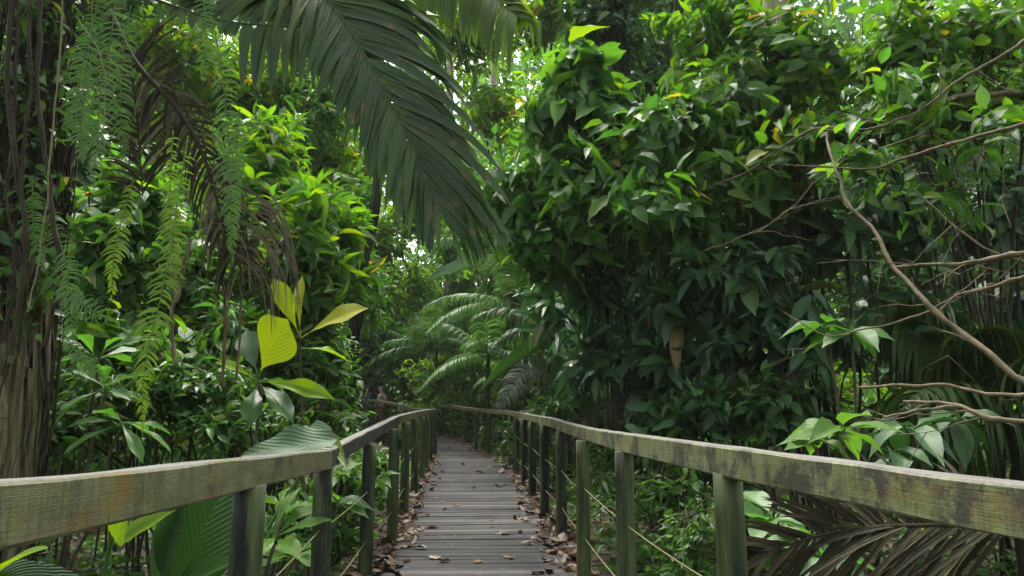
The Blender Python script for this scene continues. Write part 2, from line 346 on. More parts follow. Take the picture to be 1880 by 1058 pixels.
def post_mat(name):
    m, nt, out, nd, lk = newmat(name)
    tc = nd('ShaderNodeTexCoord'); oi = nd('ShaderNodeObjectInfo')
    add = nd('ShaderNodeVectorMath', operation='ADD'); mul = mth(nd, 'MULTIPLY', None, 37.0); lk(oi.outputs['Random'], mul.inputs[0]); lk(tc.outputs['Object'], add.inputs[0]); lk(mul.outputs[0], add.inputs[1])
    def nz(sc, det=5):
        mp = nd('ShaderNodeMapping'); mp.inputs['Scale'].default_value = sc; lk(add.outputs[0], mp.inputs[0])
        n = nd('ShaderNodeTexNoise'); n.inputs['Scale'].default_value = 1; n.inputs['Detail'].default_value = det; n.inputs['Roughness'].default_value = .65; lk(mp.outputs[0], n.inputs['Vector']); return n
    a = nz((16, 16, 1.6)); b = nz((9, 9, .8)); c = nz((120, 120, 5), 3)
    r = ramp(nd, [(.3, (.018, .026, .012)), (.45, (.040, .060, .018)), (.6, (.075, .095, .034)), (.8, (.14, .15, .085))]); lk(a.outputs[0], r.inputs[0])
    mr = nd('ShaderNodeMapRange'); mr.inputs[1].default_value = .47; mr.inputs[2].default_value = .58; lk(b.outputs[0], mr.inputs[0])
    mx = nd('ShaderNodeMix', data_type='RGBA'); lk(mr.outputs[0], mx.inputs[0]); lk(r.outputs[0], mx.inputs[6]); mx.inputs[7].default_value = (.012, .015, .011, 1)
    gm = nd('ShaderNodeMix', data_type='RGBA', blend_type='MULTIPLY'); gm.inputs[0].default_value = .5; lk(mx.outputs[2], gm.inputs[6]); gr = ramp(nd, [(.35, (.45, .45, .45)), (.6, (1.25, 1.25, 1.25))]); lk(c.outputs[0], gr.inputs[0]); lk(gr.outputs[0], gm.inputs[7])
    bs = nd('ShaderNodeBsdfPrincipled'); bs.inputs['Roughness'].default_value = .75; bs.inputs['Specular IOR Level'].default_value = .3; lk(gm.outputs[2], bs.inputs['Base Color'])
    bp = nd('ShaderNodeBump'); bp.inputs['Strength'].default_value = .5; bp.inputs['Distance'].default_value = .004; lk(c.outputs[0], bp.inputs['Height']); lk(bp.outputs[0], bs.inputs['Normal'])
    lk(bs.outputs[0], out.inputs[0]); return m
M['post'] = post_mat('mossy_post')
def rail_mat(name, green=(.15, .18, .055), pale=(.20, .22, .10), orange=(.16, .10, .025), dark=(.030, .029, .024), stain=(.47, .53), og=.6):
    """UV: u metres along the board (offset per board), v metres across, 0..0.1 on the side; W>1 on the top"""
    m, nt, out, nd, lk = newmat(name)
    tc = nd('ShaderNodeTexCoord')
    def nz(sc, det=5, loc=(0, 0, 0), rg=.6):
        mp = nd('ShaderNodeMapping'); mp.inputs['Scale'].default_value = sc; mp.inputs['Location'].default_value = loc; lk(tc.outputs['UV'], mp.inputs[0])
        n = nd('ShaderNodeTexNoise'); n.inputs['Scale'].default_value = 1; n.inputs['Detail'].default_value = det; n.inputs['Roughness'].default_value = rg; lk(mp.outputs[0], n.inputs['Vector']); return n
    def mapr(n, a, b, t=1.0):
        r = nd('ShaderNodeMapRange'); r.inputs[1].default_value = a; r.inputs[2].default_value = b; r.inputs[4].default_value = t; lk(n, r.inputs[0]); return r.outputs[0]
    def mix(f, a, b, bt='MIX'):
        x = nd('ShaderNodeMix', data_type='RGBA', blend_type=bt)
        if isinstance(f, float): x.inputs[0].default_value = f
        else: lk(f, x.inputs[0])
        for s, c in ((6, a), (7, b)):
            if isinstance(c, tuple): x.inputs[s].default_value = (*c, 1)
            else: lk(c, x.inputs[s])
        return x.outputs[2]
    big = nz((6, 14, 1), 5); streak = nz((15, 3.5, 1), 7, (5, 2, 0), .7); grain = nz((5, 240, 1), 4); fine = nz((90, 90, 1), 5, (1, 1, 0), .7); org = nz((3.5, 6, 1), 8, (9, 4, 0), .7); dkp = nz((6.5, 5, 1), 9, (2.3, 8, 0), .74)
    col = mix(mapr(big.outputs[0], .35, .65), green, pale)
    col = mix(mapr(org.outputs[0], .52, .58, og), col, orange)
    col = mix(mapr(streak.outputs[0], .50, .66, .55), col, (.05, .055, .03))
    st2 = nz((75, 5, 1), 5, (8, 3, 0), .7); spk = nz((260, 260, 1), 3, (2, 9, 0), .7)
    col = mix(mapr(st2.outputs[0], .48, .62, .5), col, (.045, .05, .028))
    col = mix(mapr(dkp.outputs[0], stain[0], stain[1], .85), col, dark)
    col = mix(mapr(spk.outputs[0], .58, .66, .5), col, (.20, .21, .15))
    col = mix(mapr(fine.outputs[0], .52, .68, .55), col, (.025, .026, .018))
    col = mix(.35, col, mix(mapr(grain.outputs[0], .35, .6), (.4, .4, .4), (1.2, 1.2, 1.2)), 'MULTIPLY')
    geo = nd('ShaderNodeNewGeometry'); sp = nd('ShaderNodeSeparateXYZ'); lk(geo.outputs['True Normal'], sp.inputs[0])
    topm = mapr(sp.outputs[2], .6, .9); g2 = nz((4, 160, 1), 5, (4, 0, 0)); topc = mix(mapr(g2.outputs[0], .35, .65), (.045, .042, .037), (.17, .16, .145)); topc = mix(mapr(fine.outputs[0], .5, .66, .5), topc, (.03, .028, .022))
    col = mix(topm, col, topc)
    bs = nd('ShaderNodeBsdfPrincipled'); bs.inputs['Roughness'].default_value = .72; bs.inputs['Specular IOR Level'].default_value = .35; lk(col, bs.inputs['Base Color'])
    bp = nd('ShaderNodeBump'); bp.inputs['Strength'].default_value = .45; bp.inputs['Distance'].default_value = .003
    ad = mth(nd, 'ADD'); lk(grain.outputs[0], ad.inputs[0]); lk(fine.outputs[0], ad.inputs[1]); lk(ad.outputs[0], bp.inputs['Height']); lk(bp.outputs[0], bs.inputs['Normal'])
    lk(bs.outputs[0], out.inputs[0]); return m
M['rail'] = rail_mat('algae_handrail', stain=(.485, .555))
M['raildark'] = rail_mat('grey_handrail', (.060, .062, .044), (.095, .092, .07), (.08, .06, .025), (.022, .021, .018), (.44, .50), .3)
M['railoch'] = rail_mat('ochre_handrail', (.105, .11, .035), (.175, .175, .075), (.19, .115, .02), (.035, .034, .024), (.54, .62), .6)
def deck_mat():
    m, nt, out, nd, lk = newmat('deck_plank')
    tc = nd('ShaderNodeTexCoord'); geo = nd('ShaderNodeNewGeometry')
    def nz(sc, coord='UV', det=5, rg=.6):
        mp = nd('ShaderNodeMapping'); mp.inputs['Scale'].default_value = sc; lk(tc.outputs[coord], mp.inputs[0])
        n = nd('ShaderNodeTexNoise'); n.inputs['Scale'].default_value = 1; n.inputs['Detail'].default_value = det; n.inputs['Roughness'].default_value = rg; lk(mp.outputs[0], n.inputs['Vector']); return n
    g = nz((3, 110, 1)); w = nz((.8, .45, 1), 'Object', 6); f = nz((40, 40, 1), 'Object', 6, .7); s = nz((5, 9, 1), 'Object', 5, .7)
    r = ramp(nd, [(0, (.011, .0108, .0115)), (.5, (.022, .0215, .0230)), (.85, (.035, .034, .0355)), (1, (.085, .077, .070))]); lk(geo.outputs['Random Per Island'], r.inputs[0])
    def mix(fac, a, b, bt='MIX'):
        x = nd('ShaderNodeMix', data_type='RGBA', blend_type=bt)
        if isinstance(fac, float): x.inputs[0].default_value = fac
        else: lk(fac, x.inputs[0])
        for sck, c in ((6, a), (7, b)):
            if isinstance(c, tuple): x.inputs[sck].default_value = (*c, 1)
            else: lk(c, x.inputs[sck])
        return x.outputs[2]
    def mapr(n, a, b, t=1.0):
        q = nd('ShaderNodeMapRange'); q.inputs[1].default_value = a; q.inputs[2].default_value = b; q.inputs[4].default_value = t; lk(n, q.inputs[0]); return q.outputs[0]
    col = mix(.55, r.outputs[0], mix(mapr(g.outputs[0], .3, .65), (.4, .4, .4), (1.5, 1.48, 1.45)), 'MULTIPLY')
    col = mix(mapr(w.outputs[0], .5, .68, .5), col, (.085, .078, .07))
    col = mix(mapr(s.outputs[0], .58, .72, .55), col, (.14, .125, .10))
    col = mix(mapr(f.outputs[0], .56, .7, .6), col, (.012, .011, .011))
    bs = nd('ShaderNodeBsdfPrincipled'); lk(col, bs.inputs['Base Color']); bs.inputs['Specular IOR Level'].default_value = .22
    lk(mapr(w.outputs[0], .3, .7, .75), bs.inputs['Roughness']); 
    rr = nd('ShaderNodeMapRange'); rr.inputs[3].default_value = .55; rr.inputs[4].default_value = .85; lk(f.outputs[0], rr.inputs[0]); lk(rr.outputs[0], bs.inputs['Roughness'])
    bp = nd('ShaderNodeBump'); bp.inputs['Strength'].default_value = .5; bp.inputs['Distance'].default_value = .004; lk(g.outputs[0], bp.inputs['Height']); lk(bp.outputs[0], bs.inputs['Normal'])
    lk(bs.outputs[0], out.inputs[0]); return m
M['deck'] = deck_mat()
def flat(name, c, rough=.7):
    return noise_mat(name, [(.3, tuple(x * .75 for x in c)), (.7, tuple(min(1, x * 1.2) for x in c))], (25, 25, 25), rough, bump=.1)

M['limebig2'] = leaf_mat('fresh_leaf', [(0, (0.069, 0.160, 0.025)), (1, (0.103, 0.200, 0.031))], .3, .4, 8, 2.0, .35, .6)
M['limebig3'] = leaf_mat('fresh_long_leaf', [(0, (0.0520, 0.1500, 0.0120)), (1, (0.0920, 0.2000, 0.0150))], .34, .34, 12, 1.6, .3, .5)
M['palmhang'] = leaf_mat('backlit_palm_leaflet', [(0, (0.052, 0.110, 0.011)), (1, (0.092, 0.150, 0.012))], .42, .42, 3.5, 0, .45, .3, fine=True)

M['palmbig'] = leaf_mat('dark_palm_leaflet', [(0, (0.0170, 0.0440, 0.0075)), (.6, (0.0255, 0.0600, 0.0090)), (.93, (0.0425, 0.0800, 0.0105)), (1, (0.0638, 0.0880, 0.0150))], .28, .45, 3.5, 0, .5, .3, fine=True, spots=.7)
M['rootbark'] = noise_mat('root_bark', [(.3, (0.0092, 0.0072, 0.0037)), (.7, (0.0510, 0.0442, 0.0224))], (30, 30, 6), .9)

M['shade'] = leaf_mat('shade_leaf', [(0, (0.0292, 0.0826, 0.0298)), (.6, (0.0451, 0.1191, 0.0378)), (.97, (0.0731, 0.1580, 0.0378)), (1, (0.1733, 0.1240, 0.0216))], 0.2, 0.42, 7, 2.4, spec=.6)  # bluish dark species, its colour also darkened for the shade it stands in
# ------------------------------------------------------------------ boardwalk
# right and left post feet: (pixel x, metres ahead)
RP = [(1148, 4.1), (1073, 5.7), (1031, 7.25), (1000.5, 8.7), (978, 10.4), (962, 11.9), (948, 13.6), (937, 15.1), (927, 16.6), (899, 18.2), (874, 19.7), (852, 21.9), (831, 24.0), (815.5, 26.2)]
LP = [(672, 5.7), (720, 7.2), (742, 8.9), (760, 10.7), (773, 12.7), (781.5, 14.4), (789, 16.1), (797, 17.9)]
X = lambda px, d, z=0.0: (px - 940.0) / F * (d * math.cos(PITCH) + (z - CZ) * math.sin(PITCH))
Rxy = [(1.16, -3.5), (1.14, -1.0), (1.02, 1.0), (.85, 2.6)] + [(X(p, d), d) for p, d in RP] + [(-3.35, 28.2), (-4.4, 30.6), (-5.8, 33.0), (-7.8, 35.6), (-10.2, 38)]
Lxy = [(-.75, -3.5), (-.75, -1.0), (-.79, 1.0), (-.90, 2.45), (-1.07, 4.1)] + [(X(p, d), d) for p, d in LP] + [(-2.4, 20.0), (-2.95, 22.2), (-3.65, 24.4), (-4.5, 26.8), (-5.55, 29.4), (-6.7, 31.6), (-8.6, 34.2), (-10.8, 36.6)]
def deck_z(y): return 0.0 if y < 19 else .018 * (y - 19)
def resample(pts, n):
    p = np.array(pts, float); s = np.concatenate([[0], np.cumsum(np.linalg.norm(np.diff(p, axis=0), axis=1))]); t = np.linspace(0, s[-1], n)
    return np.stack([np.interp(t, s, p[:, k]) for k in range(p.shape[1])], 1)
# centre line, widths
Rr = resample(Rxy, 600); Lr = resample(Lxy, 600)
Cc = (Rr + Lr) / 2; Cc = smooth_line(Cc[::30], 900)
Cd = nrm(np.gradient(Cc, axis=0)); Cn = np.stack([Cd[:, 1], -Cd[:, 0]], 1)  # to the right
Cs = np.concatenate([[0], np.cumsum(np.linalg.norm(np.diff(Cc, axis=0), axis=1))])
def side_dist(poly, c, n):
    d = poly - c; a = (d @ n); b = np.abs(d @ np.array([n[1], -n[0]])); return abs(a[np.argmin(b + .2 * np.abs(a))])
Wr = np.array([side_dist(Rr, c, n) for c, n in zip(Cc, Cn)]); Wl = np.array([side_dist(Lr, c, n) for c, n in zip(Cc, Cn)])
ker = np.ones(41) / 41
Wr = np.convolve(np.pad(Wr, 20, 'edge'), ker, 'valid'); Wl = np.convolve(np.pad(Wl, 20, 'edge'), ker, 'valid')
def at_s(s):
    c = np.array([np.interp(s, Cs, Cc[:, 0]), np.interp(s, Cs, Cc[:, 1])]); n = np.array([np.interp(s, Cs, Cn[:, 0]), np.interp(s, Cs, Cn[:, 1])]); n /= np.linalg.norm(n)
    return c, n, np.interp(s, Cs, Wl), np.interp(s, Cs, Wr)

def slab_path(soup, secs, mtl=0, u0=0.0):
    """secs: list of 4-corner sections (ring order); closed tube with end caps; uv in metres"""
    secs = np.array(secs, float); K = len(secs)
    d = np.concatenate([[0], np.cumsum(np.linalg.norm(np.diff(secs.mean(1), axis=0), axis=1))]) + u0
    per = np.concatenate([[0], np.cumsum(np.linalg.norm(np.roll(secs[0], -1, 0) - secs[0], axis=1))])
    for j in range(4):
        a = secs[:, j]; b = secs[:, (j + 1) % 4]
        V = np.stack([a, b], 1).reshape(-1, 3)
        uv = np.stack([np.stack([d, np.full(K, per[j])], 1), np.stack([d, np.full(K, per[j + 1])], 1)], 1).reshape(-1, 2)
        i = np.arange(K - 1)
        soup.add(V, np.stack([2 * i, 2 * i + 1, 2 * i + 3, 2 * i + 2], 1), uv, mtl)
    for sec, dd in ((secs[0], d[0]), (secs[-1], d[-1])):
        soup.add(sec, [[0, 1, 2, 3]], np.array([[dd, 0], [dd + .08, 0], [dd + .08, .1], [dd, .1]]), mtl)

def box_secs(c0, c1, wv, hv, ch=.006):
    """rounded-edge bar from c0 to c1: 8 corner sections are overkill here, 4 are used"""
    return [[c - wv - hv, c + wv - hv, c + wv + hv, c - wv + hv] for c in (c0, c1)]

sp = Soup(); s = 0.02; kpl = 0
while s < Cs[-1] - .2:
    w = float(rng.choice([.115, .135, .15, .165], p=[.2, .3, .35, .15]))
    c0, n0, l0, r0 = at_s(s + .004); c1, n1, l1, r1 = at_s(s + w - .009)
    el, er = .14 + rng.normal(0, .012), .14 + rng.normal(0, .012)
    z = deck_z(c0[1]) + rng.normal(0, .0025); tl = rng.normal(0, .003)
    jn = rng.normal(0, .002)
    secs = []
    for f in np.linspace(0, 1, 5):
        a = c0 + n0 * (-(l0 + el) + f * (l0 + el + r0 + er)); b = c1 + n1 * (-(l1 + el) + f * (l1 + el + r1 + er))
        zz = z + tl * (f - .5) * 2 + rng.normal(0, .0008)
        bev = (b - a) / (np.linalg.norm(b - a) + 1e-9) * .004
        secs.append([(*a, zz - .034), (*b, zz - .034), (*b, zz), (*a, zz)])
    # side faces and a slightly bevelled top
    secs = np.array(secs)
    slab_path(sp, secs, 0, u0=kpl * 3.7)
    kpl += 1; s += w
deck = sp.build('boardwalk_path', [M['deck']], smooth=False); tag(deck, 'dark weathered plank boardwalk curving left into the forest', None, None, 'structure')
# bearers under the deck
sp = Soup()
for off in (-.55, 0, .55):
    K = np.arange(0, 900, 12); secs = []
    for i in K:
        c = Cc[i] + Cn[i] * off * (Wl[i] + Wr[i]) * .8; z = deck_z(c[1]) - .04; n = Cn[i] * .04
        secs.append([(c[0] - n[0], c[1] - n[1], z - .16), (c[0] + n[0], c[1] + n[1], z - .16), (c[0] + n[0], c[1] + n[1], z), (c[0] - n[0], c[1] - n[1], z)])
    slab_path(sp, secs)
b = sp.build('deck_bearers', [M['darkbark']], parent=deck, smooth=False)

# ---- railings
def post_obj(parent, xy, ztop, r, k):
    sp = Soup(); base = np.array([xy[0], xy[1], ground_z(*xy) - .15])
    K = 12; zs = np.linspace(base[2], ztop, K); ns = 14; a = np.arange(ns) * 2 * PI / ns
    lean = rng.normal(0, .006, 2)
    V = []; UVv = []
    for i, z in enumerate(zs):
        rr = r * (1.04 - .08 * i / K)
        cx, cy = xy[0] + lean[0] * (ztop - z), xy[1] + lean[1] * (ztop - z)
        for t in a:
            q = rr * (1 + .035 * mnoise.noise(Vector((math.cos(t) * 1.5 + k * 9, math.sin(t) * 1.5, z * 2.2))))
            V.append((cx + q * math.cos(t), cy + q * math.sin(t), z)); UVv.append((t / 6.28, z))
    Q = [(i * ns + j, i * ns + (j + 1) % ns, (i + 1) * ns + (j + 1) % ns, (i + 1) * ns + j) for i in range(K - 1) for j in range(ns)]
    top = (K - 1) * ns
    Q += [(top + 0, top + 1, top + 2, top + 3), (top + 0, top + 3, top + 4, top + 5), (top, top + 5, top + 6, top + 7), (top, top + 7, top + 8, top + 9), (top, top + 9, top + 10, top + 11), (top, top + 11, top + 12, top + 13)]
    sp.add(V, Q, UVv)
    o = sp.build('post', [M['post']], base=base); o.parent = parent; o.location = base - np.array(parent.location)
    return o

def rail_seg(parent, pts, mat, side, hgt=.1, wid=.075, u0=0.0, name='handrail', far=False, label=None):
    """pts: top inner edge of the board; the board grows outward (side: +1 right railing) and down"""
    p = np.array(pts, float)
    if p[0][1] > p[-1][1]: p = p[::-1]
    if parent is rl_: side = -1
    n = 3 if far else max(4, int(np.linalg.norm(p[-1] - p[0]) / .12))
    q = smooth_line(p, n) if len(p) > 2 else p[0] + (p[-1] - p[0]) * np.linspace(0, 1, n)[:, None]
    sp = Soup(); secs = []
    T = np.gradient(q, axis=0); T[:, 2] = 0; T = nrm(T)
    Nn = np.stack([T[:, 1], -T[:, 0], np.zeros(n)], 1) * side
    e = .006
    ring = []
    for i in range(n):
        j = [mnoise.noise(Vector((q[i][0] * 3 + k * 5 + u0, q[i][1] * 3, 0))) * .0035 for k in range(4)]
        c = q[i]
        def pt(o, z, jj=0): return c + Nn[i] * (o + jj) + UP * z
        ring.append([pt(0, -hgt + e, j[0]), pt(e, -hgt, j[0]), pt(wid - e, -hgt, j[1]), pt(wid, -hgt + e, j[1]), pt(wid, -e, j[2]), pt(wid - e, j[2]), pt(e, j[3]), pt(0, -e + j[3], j[3])] if False else
                    [pt(0, -hgt + e, j[0]), pt(e, -hgt + j[1]), pt(wid - e, -hgt + j[1]), pt(wid, -hgt + e, j[1]), pt(wid, -e + j[2], j[2]), pt(wid - e, j[2]), pt(e, j[3]), pt(0, -e + j[3], j[3])])
    R_ = np.array(ring); d = np.concatenate([[0], np.cumsum(np.linalg.norm(np.diff(q, axis=0), axis=1))]) + u0
    vv = [0.0]
    for k in range(8): vv.append(vv[-1] + float(np.linalg.norm(R_[0][(k + 1) % 8] - R_[0][k])))
    # side facing the walk (ring 7 -> 0) starts v at 0
    for k in range(8):
        a = R_[:, k]; b = R_[:, (k + 1) % 8]
        V = np.stack([a, b], 1).reshape(-1, 3); uv = np.stack([np.stack([d, np.full(n, vv[k])], 1), np.stack([d, np.full(n, vv[k + 1])], 1)], 1).reshape(-1, 2)
        i = np.arange(n - 1); sp.add(V, np.stack([2 * i, 2 * i + 1, 2 * i + 3, 2 * i + 2], 1), uv)
    for e_ in (0, n - 1):
        r = R_[e_]; sp.add(r, [[0, 1, 2, 3], [0, 3, 4, 7], [7, 4, 5, 6]], np.tile([[d[e_], .05]], (8, 1)))
    o = sp.build(name, [mat], parent=parent, smooth=False)
    if label: o['label'] = label
    return o

rr_ = thing('wooden_railing', (.85, 2.6, 0), 'mossy round-post railing along the right side of the boardwalk', 'railing', 'railings of the boardwalk')
rl_ = thing('wooden_railing', (-.9, 2.45, 0), 'mossy round-post railing with a corner along the left side of the boardwalk', 'railing', 'railings of the boardwalk')
# right rail, top inner edge
RA = [P(1313, 819, 2.62), P(1500, 843, 2.05), P(1726, 873.5, 1.60), P(1880, 892, 1.40), P(2600, 975, .82)]
RA = RA[:4] + [RA[3] + (RA[3] - RA[2]) * 1.2, RA[3] + (RA[3] - RA[2]) * 6]
rail_seg(rr_, [P(1128, 794, 4.25)] + RA, M['rail'], 1, .105, .075, 0)
rail_seg(rr_, [P(987, 764, 9.3), P(1010, 768, 8.0), P(1028, 773.5, 7.2), P(1073, 785, 5.7), P(1126.5, 794, 4.28)], M['rail'], 1, .1, .075, 9)
rail_seg(rr_, [P(925.5, 753.5, 16.6), P(948, 757, 13.5), P(986, 763.8, 9.35)], M['railoch'], 1, .095, .075, 15, label='darker weathered handrail board')
rail_seg(rr_, [P(827, 743, 24.2), P(852, 747.5, 21.9), P(899, 752, 18.3), P(924.8, 753.3, 16.7)], M['railoch'], 1, .1, .075, 22)
rail_seg(rr_, [P(700, 735.5, 37), P(744, 740.5, 31), P(785, 741.5, 27.5), P(826, 742.9, 24.3)], M['railoch'], 1, .1, .075, 30)
# left rail
LA = [P(611, 826, 3.95), P(420, 845, 2.13), P(200, 870, 1.46), P(0, 885, 1.09)]
LA = LA + [LA[3] + (LA[3] - LA[2]) * 1.2, LA[3] + (LA[3] - LA[2]) * 6]
rail_seg(rl_, LA, M['railoch'], 1, .102, .075, 41)
rail_seg(rl_, [P(688, 787, 5.9), P(612.5, 825, 3.97)], M['raildark'], 1, .095, .075, 50, label='dark grey handrail board past the corner')
rail_seg(rl_, [P(735, 763.5, 8.2), P(689, 786.6, 5.92)], M['raildark'], 1, .095, .075, 53)
rail_seg(rl_, [P(801, 751, 18.6), P(785, 752.5, 14.6), P(765, 756, 11.2), P(736, 763, 8.25)], M['railoch'], 1, .1, .075, 58)
rail_seg(rl_, [P(735, 742, 25), P(765, 749.5, 21.2), P(800, 752, 18.8)], M['railoch'], 1, .1, .075, 66)
rail_seg(rl_, [P(660, 731.5, 33), P(703, 736, 29), P(734, 741.6, 25.1)], M['railoch'], 1, .1, .075, 72)
k = 0
def ztop_at(px, d, py): return P(px, py, d)[2] - .09
rpost = [(1344, 2.62, 822)] + [(p, d, y) for (p, d), y in zip(RP, [799, 787, 775, 767, 762.5, 760, 757.5, 756, 754.5, 752.5, 750.5, 747.8, 743.6, 742.6])]
rpx = []
for px, d, y in rpost:
    z = ztop_at(px, d, y); xx = X(px, d, .75 if d < 5 else .1) + .0; post_obj(rr_, (xx, d), z, .054 if d < 20 else .05, k); rpx.append((xx, d)); k += 1
for q in [(1.0, 1.1), (1.16, -.6), (-3.35, 28.2), (-4.4, 30.6), (-5.8, 33.0), (-7.8, 35.6)]:
    post_obj(rr_, q, 1.12 + deck_z(q[1]), .052, k); k += 1
lpost = [(449, 2.45, 841), (590, 4.0, 829)] + [(p, d, y) for (p, d), y in zip(LP, [795, 771, 762, 757.5, 755, 753.5, 752.7, 752])]
lpx = []
for px, d, y in lpost:
    z = ztop_at(px, d, y); xx = X(px, d, .75 if d < 5 else .1); post_obj(rl_, (xx, d), z, .054, k); lpx.append((xx, d)); k += 1
for q in [(-.83, .9), (-.8, -.7)]: post_obj(rl_, q, 1.12, .054, k); k += 1
for q in [(-2.4, 20.0), (-2.95, 22.2), (-3.25, 23.3), (-3.65, 24.4), (-4.1, 25.6), (-4.5, 26.8), (-5.0, 28.1), (-5.55, 29.4), (-6.1, 30.5), (-6.7, 31.6), (-7.6, 32.9)]:
    post_obj(rl_, q, P(940 + q[0] / q[1] * F, 736 if q[1] > 28 else 745 if q[1] > 22.5 else 751, q[1])[2] - .09, .052, k); k += 1
# two ropes through the posts of each railing
for root, xs in ((rr_, [(1.0, 1.1)] + rpx), (rl_, [(-.83, .9)] + lpx)):
    for zr in (.66, .30):
        for (a, b) in zip(xs[:-1], xs[1:]):
            z0 = zr + rng.normal(0, .012); z1 = zr + rng.normal(0, .012)
            L_ = np.array([*a, z0 + deck_z(a[1])]); R_ = np.array([*b, z1 + deck_z(b[1])])
            sp = Soup(); sp.tubes(bez(L_, R_, 8, sag=abs(rng.normal(.008, .012))), np.full(8, .0038 if root is rr_ else .0034), 6); sp.build('rope', [M['rope']], parent=root)
    sp = None
# ------------------------------------------------------------------ ground
n = 170; xs = np.linspace(-1, 1, n); xs = np.sign(xs) * np.abs(xs) ** 2.2 * 160
gx, gy = np.meshgrid(xs, xs + 8)
gz = np.array([ground_z(a, b) for a, b in zip(gx.ravel(), gy.ravel())])
rr2 = np.hypot(gx.ravel(), gy.ravel() - 8); gz += np.clip(rr2 - 45, 0, None) * .10
i, j = np.meshgrid(np.arange(n - 1), np.arange(n - 1)); b0 = (j * n + i).ravel()
sp = Soup(); sp.add(np.stack([gx.ravel(), gy.ravel(), gz], 1), np.stack([b0, b0 + 1, b0 + n + 1, b0 + n], 1)); g = sp.build('ground', [M['moss']]); tag(g, 'dark damp forest soil under the plants', None, None, 'structure')

# ------------------------------------------------------------------ fallen leaves
def dry_tpl(seed):
    r = np.random.default_rng(seed); nu, nv = 7, 4
    V, Q, UV = leaf_tpl(nu, nv, r.choice(['ovate', 'lance', 'heart']), 0, 0, 0)
    V = V.copy(); k1, k2, ph = r.uniform(-1.2, 1.2), r.uniform(-.9, .9), r.uniform(0, 6)
    x, y = V[:, 0].copy(), V[:, 1].copy() - .5
    roll = r.uniform(1.0, 3.2) * r.choice([-1, 1]); a = x * roll
    V[:, 0] = np.sin(a) / roll * 1.0; z = (1 - np.cos(a)) / roll * .45
    V[:, 2] = z + k2 * y * y * .6 + .05 * np.sin(x * 9 + y * 11 + ph) + r.normal(0, .012, len(V))
    V[:, 1] = y + .03 * np.sin(x * 12 + ph)
    V[:, 2] -= V[:, 2].min()
    V[:, 2] *= .75
    return V, Q, UV
DT = [dry_tpl(i) for i in range(14)]
# visible litter concentrated along both edges
proto = []
for i, t in enumerate(DT):
    sp = Soup(); sp.leaves(t, np.zeros((1, 3)), np.array([[0, 1.0, 0]]), np.array([[0, 0, 1.0]]), 1.0, .55)
    me = sp.build('tmp', [M['dryleaf']]); d_ = me.data; d_.name = 'fallen_leaf'; bpy.data.objects.remove(me); proto.append(d_)
def dry_mat(name, c0, c1):
    m, nt, out, nd, lk = newmat(name); oi = nd('ShaderNodeObjectInfo'); r = ramp(nd, [(0, c0), (.5, tuple((a + b) / 2 for a, b in zip(c0, c1))), (1, c1)]); lk(oi.outputs['Random'], r.inputs[0])
    tc = nd('ShaderNodeTexCoord'); no = nd('ShaderNodeTexNoise'); no.inputs['Scale'].default_value = 6; no.inputs['Detail'].default_value = 5; lk(tc.outputs['Object'], no.inputs['Vector'])
    mr = nd('ShaderNodeMapRange'); mr.inputs[1].default_value = .4; mr.inputs[2].default_value = .7; mr.inputs[4].default_value = .7; lk(no.outputs[0], mr.inputs[0])
    mx = nd('ShaderNodeMix', data_type='RGBA'); lk(mr.outputs[0], mx.inputs[0]); lk(r.outputs[0], mx.inputs[6]); mx.inputs[7].default_value = (.03, .016, .011, 1)
    bs = nd('ShaderNodeBsdfPrincipled'); bs.inputs['Roughness'].default_value = .55; bs.inputs['Specular IOR Level'].default_value = .35; lk(mx.outputs[2], bs.inputs['Base Color']); lk(bs.outputs[0], out.inputs[0]); return m
M['litter'] = dry_mat('brown_fallen_leaf', (.050, .028, .016), (.165, .104, .062))
M['litteryel'] = dry_mat('yellow_fallen_leaf', (.22, .20, .10), (.30, .28, .15))
for d_ in proto: d_.materials.clear(); d_.materials.append(M['litter'])
def put_leaf(x, y, z, L, label, group, rot=None, data=None, tilt=.25, mat=None):
    o = bpy.data.objects.new('fallen_leaf', data or proto[rng.integers(len(proto))]); COL.objects.link(o)
    o.location = (x, y, z); o.scale = (L, L, L); o.rotation_euler = (rng.normal(0, tilt), rng.normal(0, tilt), rng.uniform(0, 6.28) if rot is None else rot)
    if mat: o.material_slots[0].link = 'OBJECT'; o.material_slots[0].material = mat
    return tag(o, label, 'leaf', group)
def s_of_y(y): return np.interp(y, Cc[:, 1], Cs)
for sd, lab, grp, cnt in ((-1, 'curled brown fallen leaf in the drift along the left edge of the deck', 'fallen leaves along the left edge of the deck', 118), (1, 'curled brown fallen leaf in the drift along the right edge of the deck', 'fallen leaves along the right edge of the deck', 160)):
    for i in range(cnt):
        y = 4.6 + (17 - 4.6) * rng.random() ** 1.7
        c, nn, wl, wr = at_s(s_of_y(y)); w = wl if sd < 0 else wr
        off = abs(rng.normal(0, .14 if sd < 0 else .17)); off = min(off, .5); stack = rng.random() * .055 * max(0, 1 - off / .25)
        p = c + nn * sd * (w + .06 - off)
        put_leaf(p[0], p[1], deck_z(p[1]) + .006 + stack, rng.uniform(.10, .20), lab, grp, tilt=.35)
